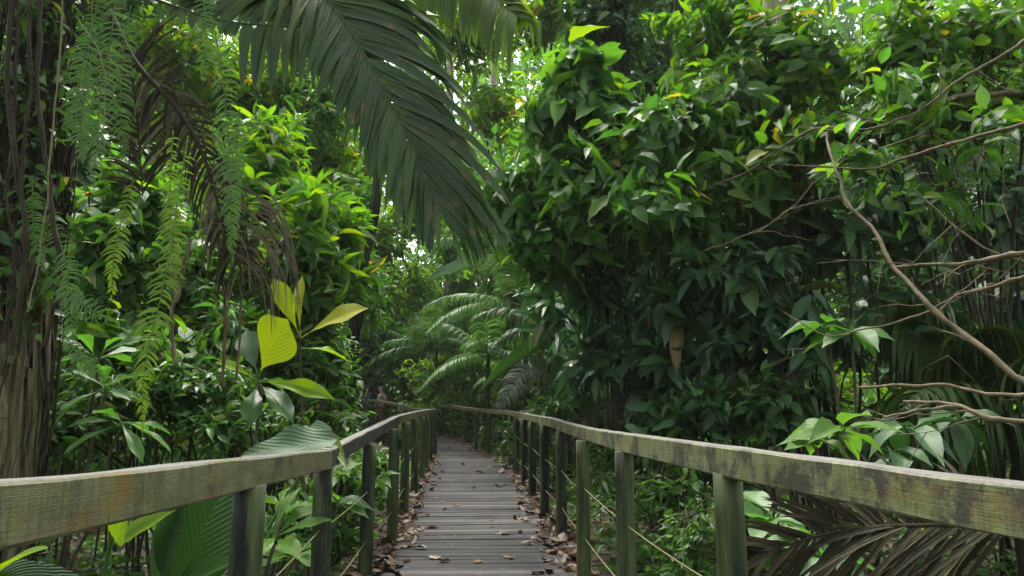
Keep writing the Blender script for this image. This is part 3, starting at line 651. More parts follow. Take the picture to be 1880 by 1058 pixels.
singles = [(922, 968, .17, 1.5, None, 'long reddish brown leaf lying alone mid-deck'), (797, 1009, .15, 1.2, None, 'curled brown leaf lying alone on the left half of the planks'), (770, 994, .13, 1.6, 'litteryel', 'pale yellow-green leaf on the planks beside the left leaf drift'), (968, 986, .13, 1.7, 'litteryel', 'cream yellow leaf on the planks beside the right leaf drift'), (985, 1036, .15, 1.9, None, 'pale tan leaf on the planks at the lower right'), (890, 1027, .045, .5, None, 'tiny dark leaf scrap near the middle of the front planks'), (836, 972, .04, .5, 'litteryel', 'tiny pale leaf scrap on the planks left of centre'), (770, 962, .16, .4, None, 'upright pinkish curled leaf on the left edge of the planks'), (880, 863, .2, 1.5, None, 'flat brown leaf in the middle of the far planks'), (823, 822, .16, 1.5, None, 'small dark leaf on the farthest planks before the bend')]
for px, py, L, rot, mt, lab in singles:
    d = CZ * F / (py - H0); put_leaf(X(px, d), d, deck_z(d) + .006, L, lab, None, rot, tilt=.1, mat=M[mt] if mt else None)
# uncountable rest of the litter, one mass
sp = Soup()
for t in DT[:8]:
    n_ = 470
    y = 3.0 + 27 * rng.random(n_) ** 1.15; sd = rng.choice([-1, 1], n_); O = []
    for yy, q in zip(y, sd):
        c, nn, wl, wr = at_s(s_of_y(yy)); w = wl if q < 0 else wr
        off = min(abs(rng.normal(0, .13)), .5) if rng.random() < .98 else rng.uniform(.2, 1.6); p = c + nn * q * (w + .10 - off); O.append((*p, deck_z(p[1]) + .004 + rng.random() * .04 * max(0, 1 - off / .2)))
    O = np.array(O); a = rng.uniform(0, 6.28, n_)
    sp.leaves(t, O, np.stack([np.cos(a), np.sin(a), rng.normal(0, .25, n_)], 1), UP + rnd(n_, .3), rng.uniform(.04, .14, n_), rng.uniform(.025, .08, n_))
lt = sp.build('leaf_litter', [M['dryleaf']]); tag(lt, 'small brown leaf fragments heaped along both deck edges', None, None, 'stuff')
# ------------------------------------------------------------------ plant builders
def E(px, py, d, rx, ry, rd):
    """crown ellipsoid from its place in the photo: centre pixel, metres ahead, half-sizes in pixels, half-depth in metres"""
    return (P(px, py, d), (rx * d / F, rd, ry * d / F))
def stems_to(SS, base, ells, per=2, r0=.03, r1=.008, wob=.03):
    r0 = r0 * .55; r1 = min(r1, r0 * .5)
    for c, r in ells:
        for k in range(per):
            e = np.array(c) + rng.normal(0, .35, 3) * np.array(r)
            b = np.array(base) + np.array([rng.normal(0, .15), rng.normal(0, .15), -.1])
            n = 12; t = np.linspace(0, 1, n)[:, None]
            q = b + (e - b) * t; q[:, 2:] = b[2] + (e[2] - b[2]) * np.sin(t * PI / 2) ** .9
            q += np.cumsum(rng.normal(0, wob, (n, 3)), 0) * np.linspace(0, 1, n)[:, None] ** .5
            SS.tubes(q, np.linspace(r0, r1, n) * rng.uniform(.7, 1.2), 7)
def shrub(name, cat, label, base, ells, ntw, k, twl, tpl, L, mat, asp=.45, per=2, r0=.025, bark='stembark', group=None, **kw):
    base = np.array([base[0], base[1], ground_z(base[0], base[1])])
    root = thing(name, base, label, cat, group)
    LS, SS = Soup(), Soup()
    stems_to(SS, base, ells, per, r0)
    crown(LS, SS, ells, ntw, k, twl, tpl, L, asp, **kw)
    LS.build('crown', [M[mat]], parent=root); SS.build('stem', [M[bark]], parent=root)
    return root
def trunk_line(px_pts, base=None, ext=None):
    return np.array(px_pts)

# ------------------------------------------------------------------ right-hand shrubs
shrub('leafy_tree', 'tree', 'large bright glossy-leaved tree arching over the right railing, filling the upper right', (2.3, 10.2), [
    E(945, 350, 8.6, 75, 95, .8), E(1060, 300, 8.2, 110, 70, .9), E(1080, 390, 7.8, 120, 85, .8), E(1200, 260, 7.6, 130, 85, .9), E(1230, 370, 7.0, 120, 90, .8), E(1010, 440, 8.3, 95, 70, .7)],
    470, 8, .55, T_OVW, .27, 'shrub', .50, per=2, r0=.05, hang=.5, out=.9, shell=.5)
shrub('leafy_tree', 'tree', 'bright green tree with tangled twigs in the top right, beside the pale trunk', (3.6, 8.4), [
    E(1340, 190, 7.8, 140, 110, 1.0), E(1320, 60, 8.4, 110, 80, 1.0), E(1450, 90, 7.6, 130, 110, 1.0), E(1480, 240, 7.0, 130, 100, .9), E(1370, 320, 7.2, 110, 80, .8)],
    430, 8, .55, T_OVW, .26, 'bright', .46, per=2, r0=.05, hang=.45, out=.8, shell=.45)
shrub('leafy_tree', 'tree', 'open-crowned green tree at the upper right corner behind the bare branches', (5.0, 7.4), [
    E(1640, 90, 6.6, 130, 110, 1.0), E(1790, 60, 6.6, 140, 100, 1.0), E(1600, 230, 6.6, 120, 80, .9), E(1780, 190, 6.4, 120, 80, .9), E(1880, 130, 7, 120, 140, 1.0)],
    520, 7, .5, T_OVW, .20, 'bright', .46, per=2, r0=.045, hang=.45, out=.7, shell=.4)
shrub('shrub', 'shrub', 'dark shaded shrub in the right centre, below the bright arching tree', (1.9, 9.4), [
    E(1110, 520, 8.6, 120, 80, .7), E(1080, 630, 9.0, 90, 90, .7), E(1240, 540, 8.0, 120, 110, .8), E(1200, 680, 8.4, 110, 90, .7), E(1120, 430, 8.6, 110, 80, .7), E(1020, 560, 10.5, 60, 70, .6)],
    200, 7, .5, T_OVW, .38, 'shade', .36, mix=.1, whorl=.45, hang=.55, out=.7, shell=.3)
shrub('shrub', 'shrub', 'dark large-leaved shrub right of centre with leaves hanging over black shade', (3.4, 8.0), [
    E(1310, 480, 7.4, 90, 80, .7), E(1390, 520, 7.4, 120, 110, .9), E(1350, 660, 8.0, 120, 100, .9), E(1470, 620, 7.4, 100, 110, .8), E(1500, 430, 7.6, 110, 90, .8), E(1400, 410, 8.0, 100, 70, .8)],
    215, 7, .5, T_OVW, .36, 'shade', .38, mix=.1, whorl=.45, hang=.6, out=.7, shell=.3)
shrub('shrub', 'shrub', 'dark shrub behind the long bare branches on the right', (5.0, 7.9), [
    E(1640, 400, 7.4, 130, 100, .9), E(1800, 380, 7.4, 130, 120, .9), E(1650, 560, 7.6, 120, 90, .8), E(1900, 520, 7.6, 100, 140, .9), E(1800, 640, 8, 120, 100, .8)],
    200, 7, .5, T_OVW, .33, 'shade', .44, mix=.1, hang=.55, out=.7, shell=.3)
shrub('shrub', 'shrub', 'low dark shrub with large drooping leaves just behind the right railing', (2.6, 6.9), [
    E(1300, 740, 6.8, 90, 60, .6), E(1420, 730, 6.6, 100, 80, .6), E(1220, 800, 7.2, 80, 60, .6)], 170, 6, .45, T_OVW, .23, 'dark', .42, hang=.5, out=.6, shell=.2)
shrub('shrub', 'shrub', 'small-leaved dark shrub at the foot of the right railing posts', (1.6, 7.2), [
    E(1210, 880, 6.2, 110, 60, .6), E(1120, 860, 7.4, 70, 70, .6), E(1260, 960, 4.9, 80, 70, .5)], 220, 7, .35, T_OV, .11, 'mid', .42, hang=.3, out=.5, shell=.2, twr=.0025)
shrub('shrub', 'shrub', 'leafy undergrowth bush between the far right posts and the palms', (.9, 14.2), [
    E(1020, 745, 13.2, 70, 60, .8), E(1080, 700, 12, 60, 80, .8), E(960, 800, 14.5, 50, 45, .7)], 240, 6, .45, T_OV, .2, 'mid', .36, hang=.4, out=.5, shell=.2)
# broad fresh leaves rising behind the rail at lower right
def whorl_plant(name, cat, label, base, heads, tpl, mat, parts='leaf', stemr=.01, group=None, smat='bark'):
    """heads: [(top point, [(azimuth deg, elevation deg, length, width)...])]; each leaf a part"""
    root = thing(name, base, label, cat, group); SS = Soup()
    for top, lv in heads:
        SS.tubes(bez(base, top, 9, wob=.01), np.linspace(stemr * 1.4, stemr, 9), 7)
        for az, el, L, W in lv:
            a, e = math.radians(az), math.radians(el)
            D = np.array([math.cos(a) * math.cos(e), math.sin(a) * math.cos(e), math.sin(e)])
            pet = .12 * L; o0 = np.array(top) + rng.normal(0, .012, 3); o1 = o0 + D * pet + UP * .02
            LS = Soup(); LS.tubes(np.array([o0, (o0 + o1) / 2 + UP * .004, o1]), np.array([.006, .005, .004]), 5)
            Nn = nrm(np.array([0, -.35, 1.0]) + rng.normal(0, .2, 3))
            LS.leaves(tpl, o1[None], D[None], Nn[None], L, W, rng.uniform(.7, 1.5))
            LS.build(parts, [M[mat]], parent=root)
    SS.build('stem', [M[smat]], parent=root)
    return root
def ring(n, e0, e1, L, W, a0=0):
    return [(a0 + i * 360 / n + rng.normal(0, 9), rng.uniform(e0, e1), L * rng.uniform(.8, 1.12), W * rng.uniform(.85, 1.1)) for i in range(n)]
def gz3(x, y): return np.array([x, y, ground_z(x, y)])
whorl_plant('broadleaf_plant', 'plant', 'fresh light green broad-leaved plant rising just above the right handrail', gz3(1.75, 3.9),
    [(P(1540, 795, 3.7), ring(8, -25, 25, .27, .12)), (P(1500, 820, 3.7), ring(5, -30, 10, .22, .1))], T_OVW, 'limebig2' if 'limebig2' in M else 'shrub')
whorl_plant('broadleaf_plant', 'plant', 'dark green broad-leaved plant behind the right handrail, right of the light green one', gz3(2.6, 4.3),
    [(P(1670, 790, 4.3), ring(8, -35, 20, .33, .15)), (P(1640, 835, 4.1), ring(6, -40, 10, .26, .13)), (P(1760, 770, 4.4), ring(7, -50, 10, .3, .14))], T_OVW, 'dark')
whorl_plant('broadleaf_plant', 'plant', 'cluster of big oval leaves hanging below the long bare branch on the right', gz3(2.6, 5.5),
    [(P(1560, 610, 5.2), ring(7, -60, 0, .34, .17)), (P(1520, 600, 5.3), ring(4, -40, 20, .3, .15))], T_OVW, 'shrub')
whorl_plant('broadleaf_plant', 'plant', 'low dark big-leaved plant under the dead palm frond at lower right', gz3(1.6, 3.3),
    [(P(1500, 1030, 3.1), ring(8, -20, 30, .24, .13)), (P(1420, 960, 3.4), ring(7, -20, 30, .24, .12))], T_OVW, 'shrub')

# hanging climber clump with very large leaves on the dark trunk
shrub('climbing_plant', 'climber', 'clump of very large glossy leaves hanging from the dark mossy trunk at top centre right', (1.35, 10.4), [
    E(1055, 110, 8.0, 55, 60, .4), E(1040, 180, 7.9, 80, 55, .4), E(1100, 190, 8.1, 60, 55, .4)], 95, 7, .45, T_OVW, .40, 'shrub', .54, per=1, r0=.02, hang=.8, out=1.0, shell=.3)
t = thing('forest_tree', gz3(1.75, 10.9), 'dark mossy trunk wrapped in climbers, right of centre at the top', 'tree')
sp = Soup(); tl_ = smooth_line([gz3(1.75, 10.9) - UP * .2, P(1150, 500, 10.9), P(1130, 250, 10.9), P(1120, 60, 10.8), P(1110, -150, 10.8), P(1100, -500, 10.8)], 26)
sp.tubes(tl_, np.linspace(.30, .17, 26) * (1 + .1 * np.sin(np.arange(26) * 1.9)), 14)
for k_ in range(14):
    a0 = rng.uniform(0, 6.28); tt = np.arange(26); off = np.stack([np.cos(a0 + tt * .12 * rng.normal()), np.sin(a0 + tt * .12 * rng.normal()), tt * 0], 1) * (np.linspace(.31, .19, 26) * rng.uniform(.95, 1.15))[:, None]
    sp.tubes(tl_ + off, np.full(26, rng.uniform(.008, .03)), 5)
sp.build('trunk', [M['darkbark']], parent=t)
sp = Soup(); crown(sp, None, [(tl_[i], (.75, .6, .6)) for i in (10, 12, 14, 15, 16, 17, 18, 20)], 420, 7, .45, T_OV, .24, .42, hang=.9, out=.9, shell=.5); sp.build('climbing_foliage', [M['dark']], parent=t)
t = thing('forest_tree', gz3(4.1, 11), 'pale smooth trunk seen through the bright leaves at the top right of centre', 'tree')
sp = Soup(); tl_ = smooth_line([gz3(4.1, 11) - UP * .2, P(1440, 400, 11), P(1430, 60, 11), P(1425, -200, 11), P(1400, -600, 11)], 22); sp.tubes(tl_, np.linspace(.3, .2, 22), 14); sp.build('trunk', [M['palebark']], parent=t)

for k_, (x_, d_) in enumerate([(1190, 8.2), (1290, 7.9), (1335, 7.2), (1420, 7.6), (1510, 6.9), (1585, 7.2)]):
    b_ = P(x_, 760, d_); b_ = gz3(b_[0], b_[1]); t_ = P(x_ + rng.uniform(-60, 60), 330 + rng.uniform(-60, 60), d_ + .4)
    q_ = bez(b_, t_, 16, wob=.02, bow=(rng.normal(0, .15), 0, 0)); sp = Soup(); sp.tubes(q_, np.linspace(.022, .009, 16), 7)
    o_ = sp.build('sapling', [M['stembark']], base=b_); tag(o_, 'slim dark bare sapling stem rising in the shade behind the right railing', 'sapling', 'slim stems in the right shade')
# ------------------------------------------------------------------ bare branches from the right
def branch(label, ctl, r0, r1, twigs=6, tw=.5, bare=True, nm='bare_branch'):
    p = smooth_line([P(*c) for c in ctl], 34)
    r0 *= .7; r1 *= .7; p += np.array([mnoise.noise_vector(Vector(q * 4)) for q in p]) * .035; p += np.array([mnoise.noise_vector(Vector(q * 13)) for q in p]) * .009
    base = p[0]
    sp = Soup(); rad = np.linspace(r0, r1, 34) * (1 + .12 * (rng.random(34) - .5)) ; rad[rng.integers(3, 32, 6)] *= 1.35
    sp.tubes(p, rad, 9)
    o = sp.build(nm, [M['branch']], base=base); tag(o, label, 'branch')
    for k in range(twigs):
        i = rng.integers(5, 33); D = nrm(nrm(p[min(i + 1, 33)] - p[i - 1]) + rng.normal(0, .7, 3)); L = tw * rng.uniform(.5, 1.4)
        q = p[i] + D * (L * np.linspace(0, 1, 9))[:, None] + np.cumsum(rng.normal(0, .012, (9, 3)), 0) * np.linspace(0, 1, 9)[:, None] - UP * .1 * L * (np.linspace(0, 1, 9) ** 2)[:, None]
        s2 = Soup(); s2.tubes(q, np.linspace(r1 * .55, .0015, 9), 5)
        for m_ in range(2):
            j = rng.integers(3, 8); D2 = nrm(D + rng.normal(0, .7, 3)); s2.tubes(q[j] + D2 * (L * .45 * np.linspace(0, 1, 6))[:, None], np.linspace(.003, .001, 6), 4)
        s2.build('twig', [M['branch']], parent=o, base=base)
    return o
branch('longest tan bare branch, slanting down to the right edge from upper centre right', [(1960, 745, 3.6), (1880, 693, 3.8), (1760, 610, 4.1), (1690, 545, 4.3), (1625, 465, 4.6), (1560, 370, 4.9), (1530, 300, 5.1), (1514, 248, 5.3)], .029, .011, 5, .5)
branch('bare branch curving up to the right edge through the green leaves', [(1980, 205, 4.2), (1880, 228, 4.5), (1800, 252, 4.7), (1720, 268, 4.9), (1650, 300, 5.1), (1590, 312, 5.2), (1540, 308, 5.3), (1440, 305, 5.4)], .022, .008, 6, .55)
branch('grey-brown bare branch crossing the upper right foliage', [(1990, 175, 5.5), (1880, 172, 5.6), (1740, 180, 5.8), (1640, 212, 6.0), (1560, 232, 6.1), (1480, 245, 6.2), (1380, 310, 6.5), (1300, 350, 6.7)], .038, .01, 8, .7)
branch('thin bare branch rising to the top right edge', [(1500, 240, 5.7), (1620, 232, 5.5), (1700, 196, 5.4), (1760, 150, 5.3), (1830, 105, 5.2), (1885, 75, 5.1), (1960, 30, 5)], .012, .022, 4, .4)
branch('thick horizontal bare branch entering from the right edge at mid height', [(1990, 440, 3.8), (1880, 464, 4.0), (1800, 478, 4.2), (1740, 487, 4.3), (1690, 488, 4.4), (1645, 492, 4.5)], .026, .012, 5, .4)
branch('bare branch bending up to the right edge just under the thick horizontal one', [(1990, 470, 3.9), (1880, 505, 4.1), (1800, 530, 4.3), (1740, 556, 4.5), (1690, 572, 4.6), (1600, 600, 4.8), (1510, 618, 5), (1440, 575, 5.2)], .020, .004, 5, .4)
branch('straight broken bare stick above the right handrail', [(1990, 735, 3.2), (1880, 724, 3.4), (1780, 713, 3.6), (1700, 707, 3.7), (1640, 709, 3.8), (1576, 712, 3.9)], .016, .010, 1, .3)
branch('forked broken bare stick, lowest on the right', [(1990, 778, 3.0), (1880, 770, 3.2), (1810, 760, 3.3), (1760, 748, 3.4), (1710, 742, 3.5), (1666, 737, 3.6)], .019, .011, 3, .35)
branch('short bare stick forking from the lowest one on the right', [(1760, 750, 3.41), (1720, 745, 3.4), (1690, 748, 3.4), (1660, 754, 3.4), (1628, 760, 3.4)], .011, .007, 0, .3)
branch('slender arching bare branch in front of the dark shrub on the right', [(1290, 460, 6.2), (1400, 420, 6.0), (1480, 350, 5.8), (1530, 315, 5.6), (1600, 285, 5.5), (1700, 240, 5.3)], .006, .012, 5, .5)
branch('slender bare branch slanting from mid right down to the right edge', [(1680, 350, 5.2), (1740, 410, 5.0), (1800, 450, 4.9), (1880, 478, 4.8), (1980, 500, 4.7)], .008, .016, 5, .5)

shrub('leafy_spray', 'foliage', 'sparse large-leaved sprays growing among the bare branches at upper right', (4.4, 5.9), [
    E(1560, 260, 5.6, 130, 70, .5), E(1720, 330, 5.6, 120, 80, .5), E(1820, 220, 5.4, 90, 60, .5), E(1650, 150, 5.8, 120, 60, .5)], 75, 5, .4, T_OVW, .20, 'shrub', .48, per=1, hang=.5, out=.8, shell=.2, twr=.0025)
# ------------------------------------------------------------------ palms
def palm(name, label, base, htop, nf, FL, LL, mat, wid=.045, nl=46, elev=(10, 75), droop=.6, trunk_r=.07, group=None, ang=58, stub=False, sag=.75, stemmat='stembark', azs=None):
    base = np.array(base); top = base + np.array([0, 0, htop]); root = thing(name, base, label, 'palm', group)
    sp = Soup(); tp = bez(base - UP * .1, top, 14, wob=.012); sp.tubes(tp, np.linspace(trunk_r, trunk_r * .75, 14) * (1 + .08 * (np.arange(14) % 2)), 12); sp.build('trunk', [M[stemmat]], parent=root)
    for i in range(nf):
        az = (i * 137.5 + rng.normal(0, 12)) if azs is None else azs[i % len(azs)] + rng.normal(0, 8)
        e = math.radians(elev[0] + (elev[1] - elev[0]) * (1 - (i / nf)) + rng.normal(0, 5)); a = math.radians(az)
        L = FL * rng.uniform(.85, 1.12); t = np.linspace(0, 1, 9)[:, None]
        h = np.array([math.cos(a), math.sin(a), 0])
        q = top + h * math.cos(e) * L * t + UP * (math.sin(e) * L * t - sag * L * .55 * t ** 2.2 * math.cos(e * .6)); q += h * (-.10 * L * t ** 3)
        LS = Soup(); Uv = UP + h * 0.001
        fn = lambda s, LL=LL: LL * (max(.02, math.sin(PI * (s * .9 + .10) ** .75)) ** .6)
        frond(LS, q, UP * 1.0 - h * .01, nl, fn, fn, ang=ang, droop=droop, wid=wid, start=.16, rr=(.016, .003), lift=.16, tipang=34)
        LS.build('frond', [M[mat]], parent=root)
    return root
palm('understory_palm', 'pale-fronded palm directly behind the boardwalk bend, its lowest frond like a fan', P(895, 735, 20.0) * [1, 1, 0] + [0, 0, -.3], 2.9, 13, 2.4, .62, 'palmlit', .05, 40, (-5, 70), .8, sag=.8)
palm('understory_palm', 'taller dark palm behind and right of the bend, fronds arching left', P(965, 735, 17.2) * [1, 1, 0] + [0, 0, -.3], 3.9, 14, 3.1, .62, 'palmlit', .05, 46, (0, 75), .7)
palm('understory_palm', 'palm with sunlit pale fronds at the left of the palm group beyond the bend', P(800, 735, 27) * [1, 1, 0] + [0, 0, -.3], 3.6, 14, 3.0, .7, 'palmlit', .06, 40, (0, 70), .8)
palm('understory_palm', 'tall feathery palm in the haze above the bend', P(905, 735, 27) * [1, 1, 0] + [0, 0, -.3], 7.5, 13, 3.6, .8, 'palmlit', .07, 44, (5, 75), .6)
palm('understory_palm', 'low yellow-green palm left of the palm group, over the far railing', P(770, 735, 33) * [1, 1, 0] + [0, 0, -.2], 3.6, 11, 2.8, .7, 'palmlit', .07, 36, (5, 70), .6)
palm('understory_palm', 'dark green palm right of the bend, partly behind the arching tree', P(1060, 735, 13.5) * [1, 1, 0] + [0, 0, -.3], 2.9, 11, 2.3, .6, 'palm', .05, 40, (5, 75), .6)
palm('understory_palm', 'broad-ribbed palm at the right edge, fronds fanning down in the shade', gz3(4.3, 6.2), 1.5, 10, 1.9, .9, 'palm', .075, 30, (-10, 60), 1.3, azs=[200, 230, 170, 250, 215, 185, 265, 300, 20, 90])
palm('understory_palm', 'low bushy palm between the bend and the wild banana', P(1045, 735, 16.3) * [1, 1, 0] + [0, 0, -.3], 1.5, 14, 2.1, .5, 'palm', .045, 42, (0, 80), .7)
palm('understory_palm', 'stemless palm low behind the far right railing', P(965, 735, 22.5) * [1, 1, 0] + [0, 0, -.3], 2.4, 15, 2.3, .6, 'palmlit', .055, 42, (5, 80), .7)
palm('understory_palm', 'arching green palm left of the sunlit one, behind the far railing', P(850, 735, 30) * [1, 1, 0] + [0, 0, 0], 4.6, 15, 3.2, .75, 'palmlit', .07, 42, (0, 75), .7)
palm('understory_palm', 'dense dark palm at the end of the boardwalk view, above the hikers', P(735, 735, 36) * [1, 1, 0] + [0, 0, 0], 5.5, 14, 3.6, .85, 'palm', .08, 42, (0, 70), .7)
palm('understory_palm', 'pale green palm in the very centre of the distance, fronds arching both ways', P(835, 735, 34) * [1, 1, 0] + [0, 0, 0], 4.2, 16, 3.6, .85, 'palmlit', .08, 42, (0, 75), .6)
palm('understory_palm', 'pale green palm right of the centre distance, half behind the arching tree', P(985, 735, 25) * [1, 1, 0] + [0, 0, -.3], 4.6, 15, 3.0, .75, 'palmlit', .07, 42, (0, 75), .6)
# grey dying frond hanging beside the bend
def one_frond(name, label, cat, ctl, U, nl, R, L_, mat, base=None, **kw):
    pts = [P(*c) if len(c) == 3 else c for c in ctl]
    LS = Soup(); frond(LS, pts, U, nl, R, L_, m=0, **kw)
    o = LS.build(name, [M[mat]], base=np.array(pts[0])); tag(o, label, cat); return o
bell = lambda A, e=.6: (lambda s: A * max(.05, math.sin(PI * (s * .88 + .12) ** .8)) ** e)
one_frond('palm_frond', 'pale grey drooping palm frond hanging over the rail right of the bend', 'palm frond', [(1010, 690, 13.5), (980, 675, 13.3), (955, 690, 13.0), (935, 720, 12.8), (915, 748, 12.7)], (0, -1, .4), 30, bell(.5), bell(.35), 'palmgrey', wid=.05, droop=.9)
one_frond('dead_palm_frond', 'dry tan palm frond hanging behind the right railing near the fourth post', 'palm frond', [(1190, 742, 7.9), (1140, 748, 7.8), (1095, 762, 7.7), (1060, 790, 7.6), (1035, 825, 7.5)], (0, -1, .5), 26, bell(.34), bell(.26), 'deadpalm', wid=.022, droop=1.0, fold=.6, gap=.25, jit=.15)
# long dead frond at the lower right
DF = one_frond('dead_palm_frond', 'large dry brown palm frond lying below the right handrail in the lower right corner', 'palm frond', [(1900, 962, 2.3), (1790, 962, 2.45), (1690, 965, 2.6), (1600, 968, 2.75), (1500, 985, 2.9), (1400, 1015, 3.0), (1340, 1040, 3.1)], (0.05, -1, .35), 62,
    bell(.36, .4), bell(.56, .4), 'deadpalm', wid=.025, droop=.16, ang=48, fold=.6, rr=(.011, .004), jit=.10, gap=.10, tipang=26)
# ------------------------------------------------------------------ the big palm above, trunk at the far left
tb = gz3(-3.38, 4.6); ttop = np.array([-3.2, 4.5, 5.6])
t = thing('palm_tree', tb, 'tall palm at the left edge, fibrous trunk, dark fronds hanging across the top', 'palm')
sp = Soup(); K = 40; tp = bez(tb - UP * .2, ttop, K, wob=.01); prof = np.interp(np.linspace(0, 1, K), [0, .2, .35, 1], [.26, .25, .18, .14]); sp.tubes(tp, prof, 20)
sp.build('trunk', [M['darkbark']], parent=t)
sp = Soup()   # ragged fibre sheaths round the lower trunk
for k_ in range(260):
    a = rng.uniform(0, 6.28); z1 = rng.uniform(.55, 2.5); L = rng.uniform(.5, 1.3); z0 = max(-.3, z1 - L); r = .235 + rng.uniform(0, .07); w = rng.uniform(.012, .045)
    zz = np.linspace(z1, z0, 8); fl = np.linspace(0, 1, 8)
    rr3 = (np.interp(zz, [-.4, 1, 2, 3], [.30, .27, .21, .17]) + .02 + .03 * rng.random() + .05 * fl ** 2 * rng.random())
    aa = a + .25 * rng.normal() * fl
    cx, cy = np.interp(zz, tp[:, 2], tp[:, 0]), np.interp(zz, tp[:, 2], tp[:, 1])
    c = np.stack([cx + rr3 * np.cos(aa), cy + rr3 * np.sin(aa), zz], 1); tg = np.stack([-np.sin(aa), np.cos(aa), 0 * aa], 1)
    ww = (w * np.sin(PI * (.15 + .8 * fl)) ** .6)[:, None]
    V = np.stack([c - tg * ww, c + np.stack([np.cos(aa), np.sin(aa), 0 * aa], 1) * ww * .4, c + tg * ww], 1).reshape(-1, 3)
    r_ = np.arange(7)[:, None]; cc = np.arange(2)[None]; sp.add(V, np.stack([r_ * 3 + cc, r_ * 3 + cc + 1, (r_ + 1) * 3 + cc + 1, (r_ + 1) * 3 + cc], -1).reshape(-1, 4))
sp.build('fibre_sheath', [M['fibre']], parent=t, smooth=False)
sp = Soup()   # aerial roots and thin vines clinging to the trunk
for k_ in range(130):
    a = rng.uniform(0, 6.28); z = np.linspace(rng.uniform(3.0, 6.0), rng.uniform(-.2, 2.2), 20); aa = a + np.cumsum(rng.normal(0, .14, 20)); r = np.interp(z, [0, 2, 3, 6], [.25, .21, .19, .16]) + rng.uniform(.01, .13)
    sp.tubes(np.stack([np.interp(z, tp[:, 2], tp[:, 0]) + r * np.cos(aa), np.interp(z, tp[:, 2], tp[:, 1]) + r * np.sin(aa), z], 1), np.full(20, rng.uniform(.002, .008)), 5)
sp.build('aerial_root', [M['rootbark']], parent=t)
def pf(ctl, U, nl, R, L_, mat, **kw):
    LS = Soup(); frond(LS, [P(*c) if len(c) == 3 and c[2] > 0 and abs(c[0]) > 12 else np.array(c) for c in ctl], U, nl, R, L_, m=0, **kw); return LS.build('frond', [M[mat]], parent=t)
# main dark frond
# lengths: right side leaflets shorter, left ones hang down long
pf([(300, -260, 4.5), (430, -150, 4.3), (560, -40, 4.1), (620, 25, 4.05), (680, 120, 4.0), (735, 225, 3.95), (775, 310, 3.92), (796, 362, 3.9)], (.12, -1, .45), 74,
   lambda s: .25 if s < .25 else (.56 if s < .7 else .56 - .6 * (s - .7)), lambda s: .4 if s < .2 else (.90 if s < .75 else .90 - 1.7 * (s - .75)), 'palmbig', wid=.070, droop=.30, ang=56, fold=.25, rr=(.014, .004), jit=.045, gap=.05, tipang=18, start=.2, segs=8)
pf([(120, -200, 4.6), (250, -30, 4.6), (330, 15, 4.55), (420, 40, 4.5), (520, 48, 4.4), (640, 52, 4.3), (700, 70, 4.25)], (.05, -1, .2), 44, lambda s: .0 + (.5 if s > .55 else .12), lambda s: .75 if s > .4 else .3, 'palm', wid=.085, droop=1.0, ang=70, fold=.2, rr=(.018, .006), start=.3, segs=8, gap=.1)
pf([(430, -120, 4.9), (560, -60, 4.9), (680, -42, 4.8), (790, -42, 4.7), (880, -20, 4.6), (950, 30, 4.5)], (.05, -1, .3), 46, lambda s: .5, lambda s: .62 if s < .8 else .4, 'palmhang' if 'palmhang' in M else 'palm', wid=.07, droop=1.6, ang=62, fold=.2, rr=(.014, .005), start=.3, segs=8)
for az, el in ((110, 50), (200, 40), (250, 30), (300, 55), (150, 70)):
    a = math.radians(az); e = math.radians(el); tt = np.linspace(0, 1, 9)[:, None]; h = np.array([math.cos(a), math.sin(a), 0])
    q = ttop + h * math.cos(e) * 3.2 * tt + UP * (math.sin(e) * 3.2 * tt - 1.6 * tt ** 2.1)
    LS = Soup(); frond(LS, q, UP, 40, bell(.8), bell(.8), ang=60, droop=.7, wid=.07, rr=(.02, .004), start=.15); LS.build('frond', [M['palm']], parent=t)
# dead brown fronds hanging from the same crown
LS = Soup(); frond(LS, [P(200, 20, 4.2), P(250, 115, 4.15), P(330, 205, 4.1), P(375, 290, 4.05), P(408, 400, 4.0), P(440, 490, 3.95)], (.2, -1, .2), 56, lambda s: .42 + .1 * s, lambda s: .34, 0, wid=.020, droop=.9, ang=40, fold=.7, rr=(.022, .006), start=.25, gap=.12, segs=9, jit=.12) if False else frond(LS, [P(200, 20, 4.2), P(250, 115, 4.15), P(330, 205, 4.1), P(375, 290, 4.05), P(408, 400, 4.0), P(440, 490, 3.95)], (.2, -1, .2), 56, lambda s: .34, lambda s: .42 + .1 * s, wid=.020, droop=.9, ang=40, fold=.7, rr=(.022, .006), start=.25, gap=.12, segs=9, jit=.12)
LS.build('dead_frond', [M['deadpalm']], parent=t)['label'] = 'dry brown frond with curled leaflets'
LS = Soup(); frond(LS, [P(225, 70, 4.4), P(245, 160, 4.35), P(255, 260, 4.3), P(262, 360, 4.25)], (.0, -1, .1), 40, lambda s: .40 * (1 - .3 * s), lambda s: .55 * (1 - .3 * s), wid=.026, droop=.25, ang=140, fold=.5, rr=(.012, .004), start=.2, segs=6, jit=.06, gap=.1, lift=.05)
LS.build('dead_frond', [M['deadpalm']], parent=t)['label'] = 'reddish brown frond with leaflets folded downward'
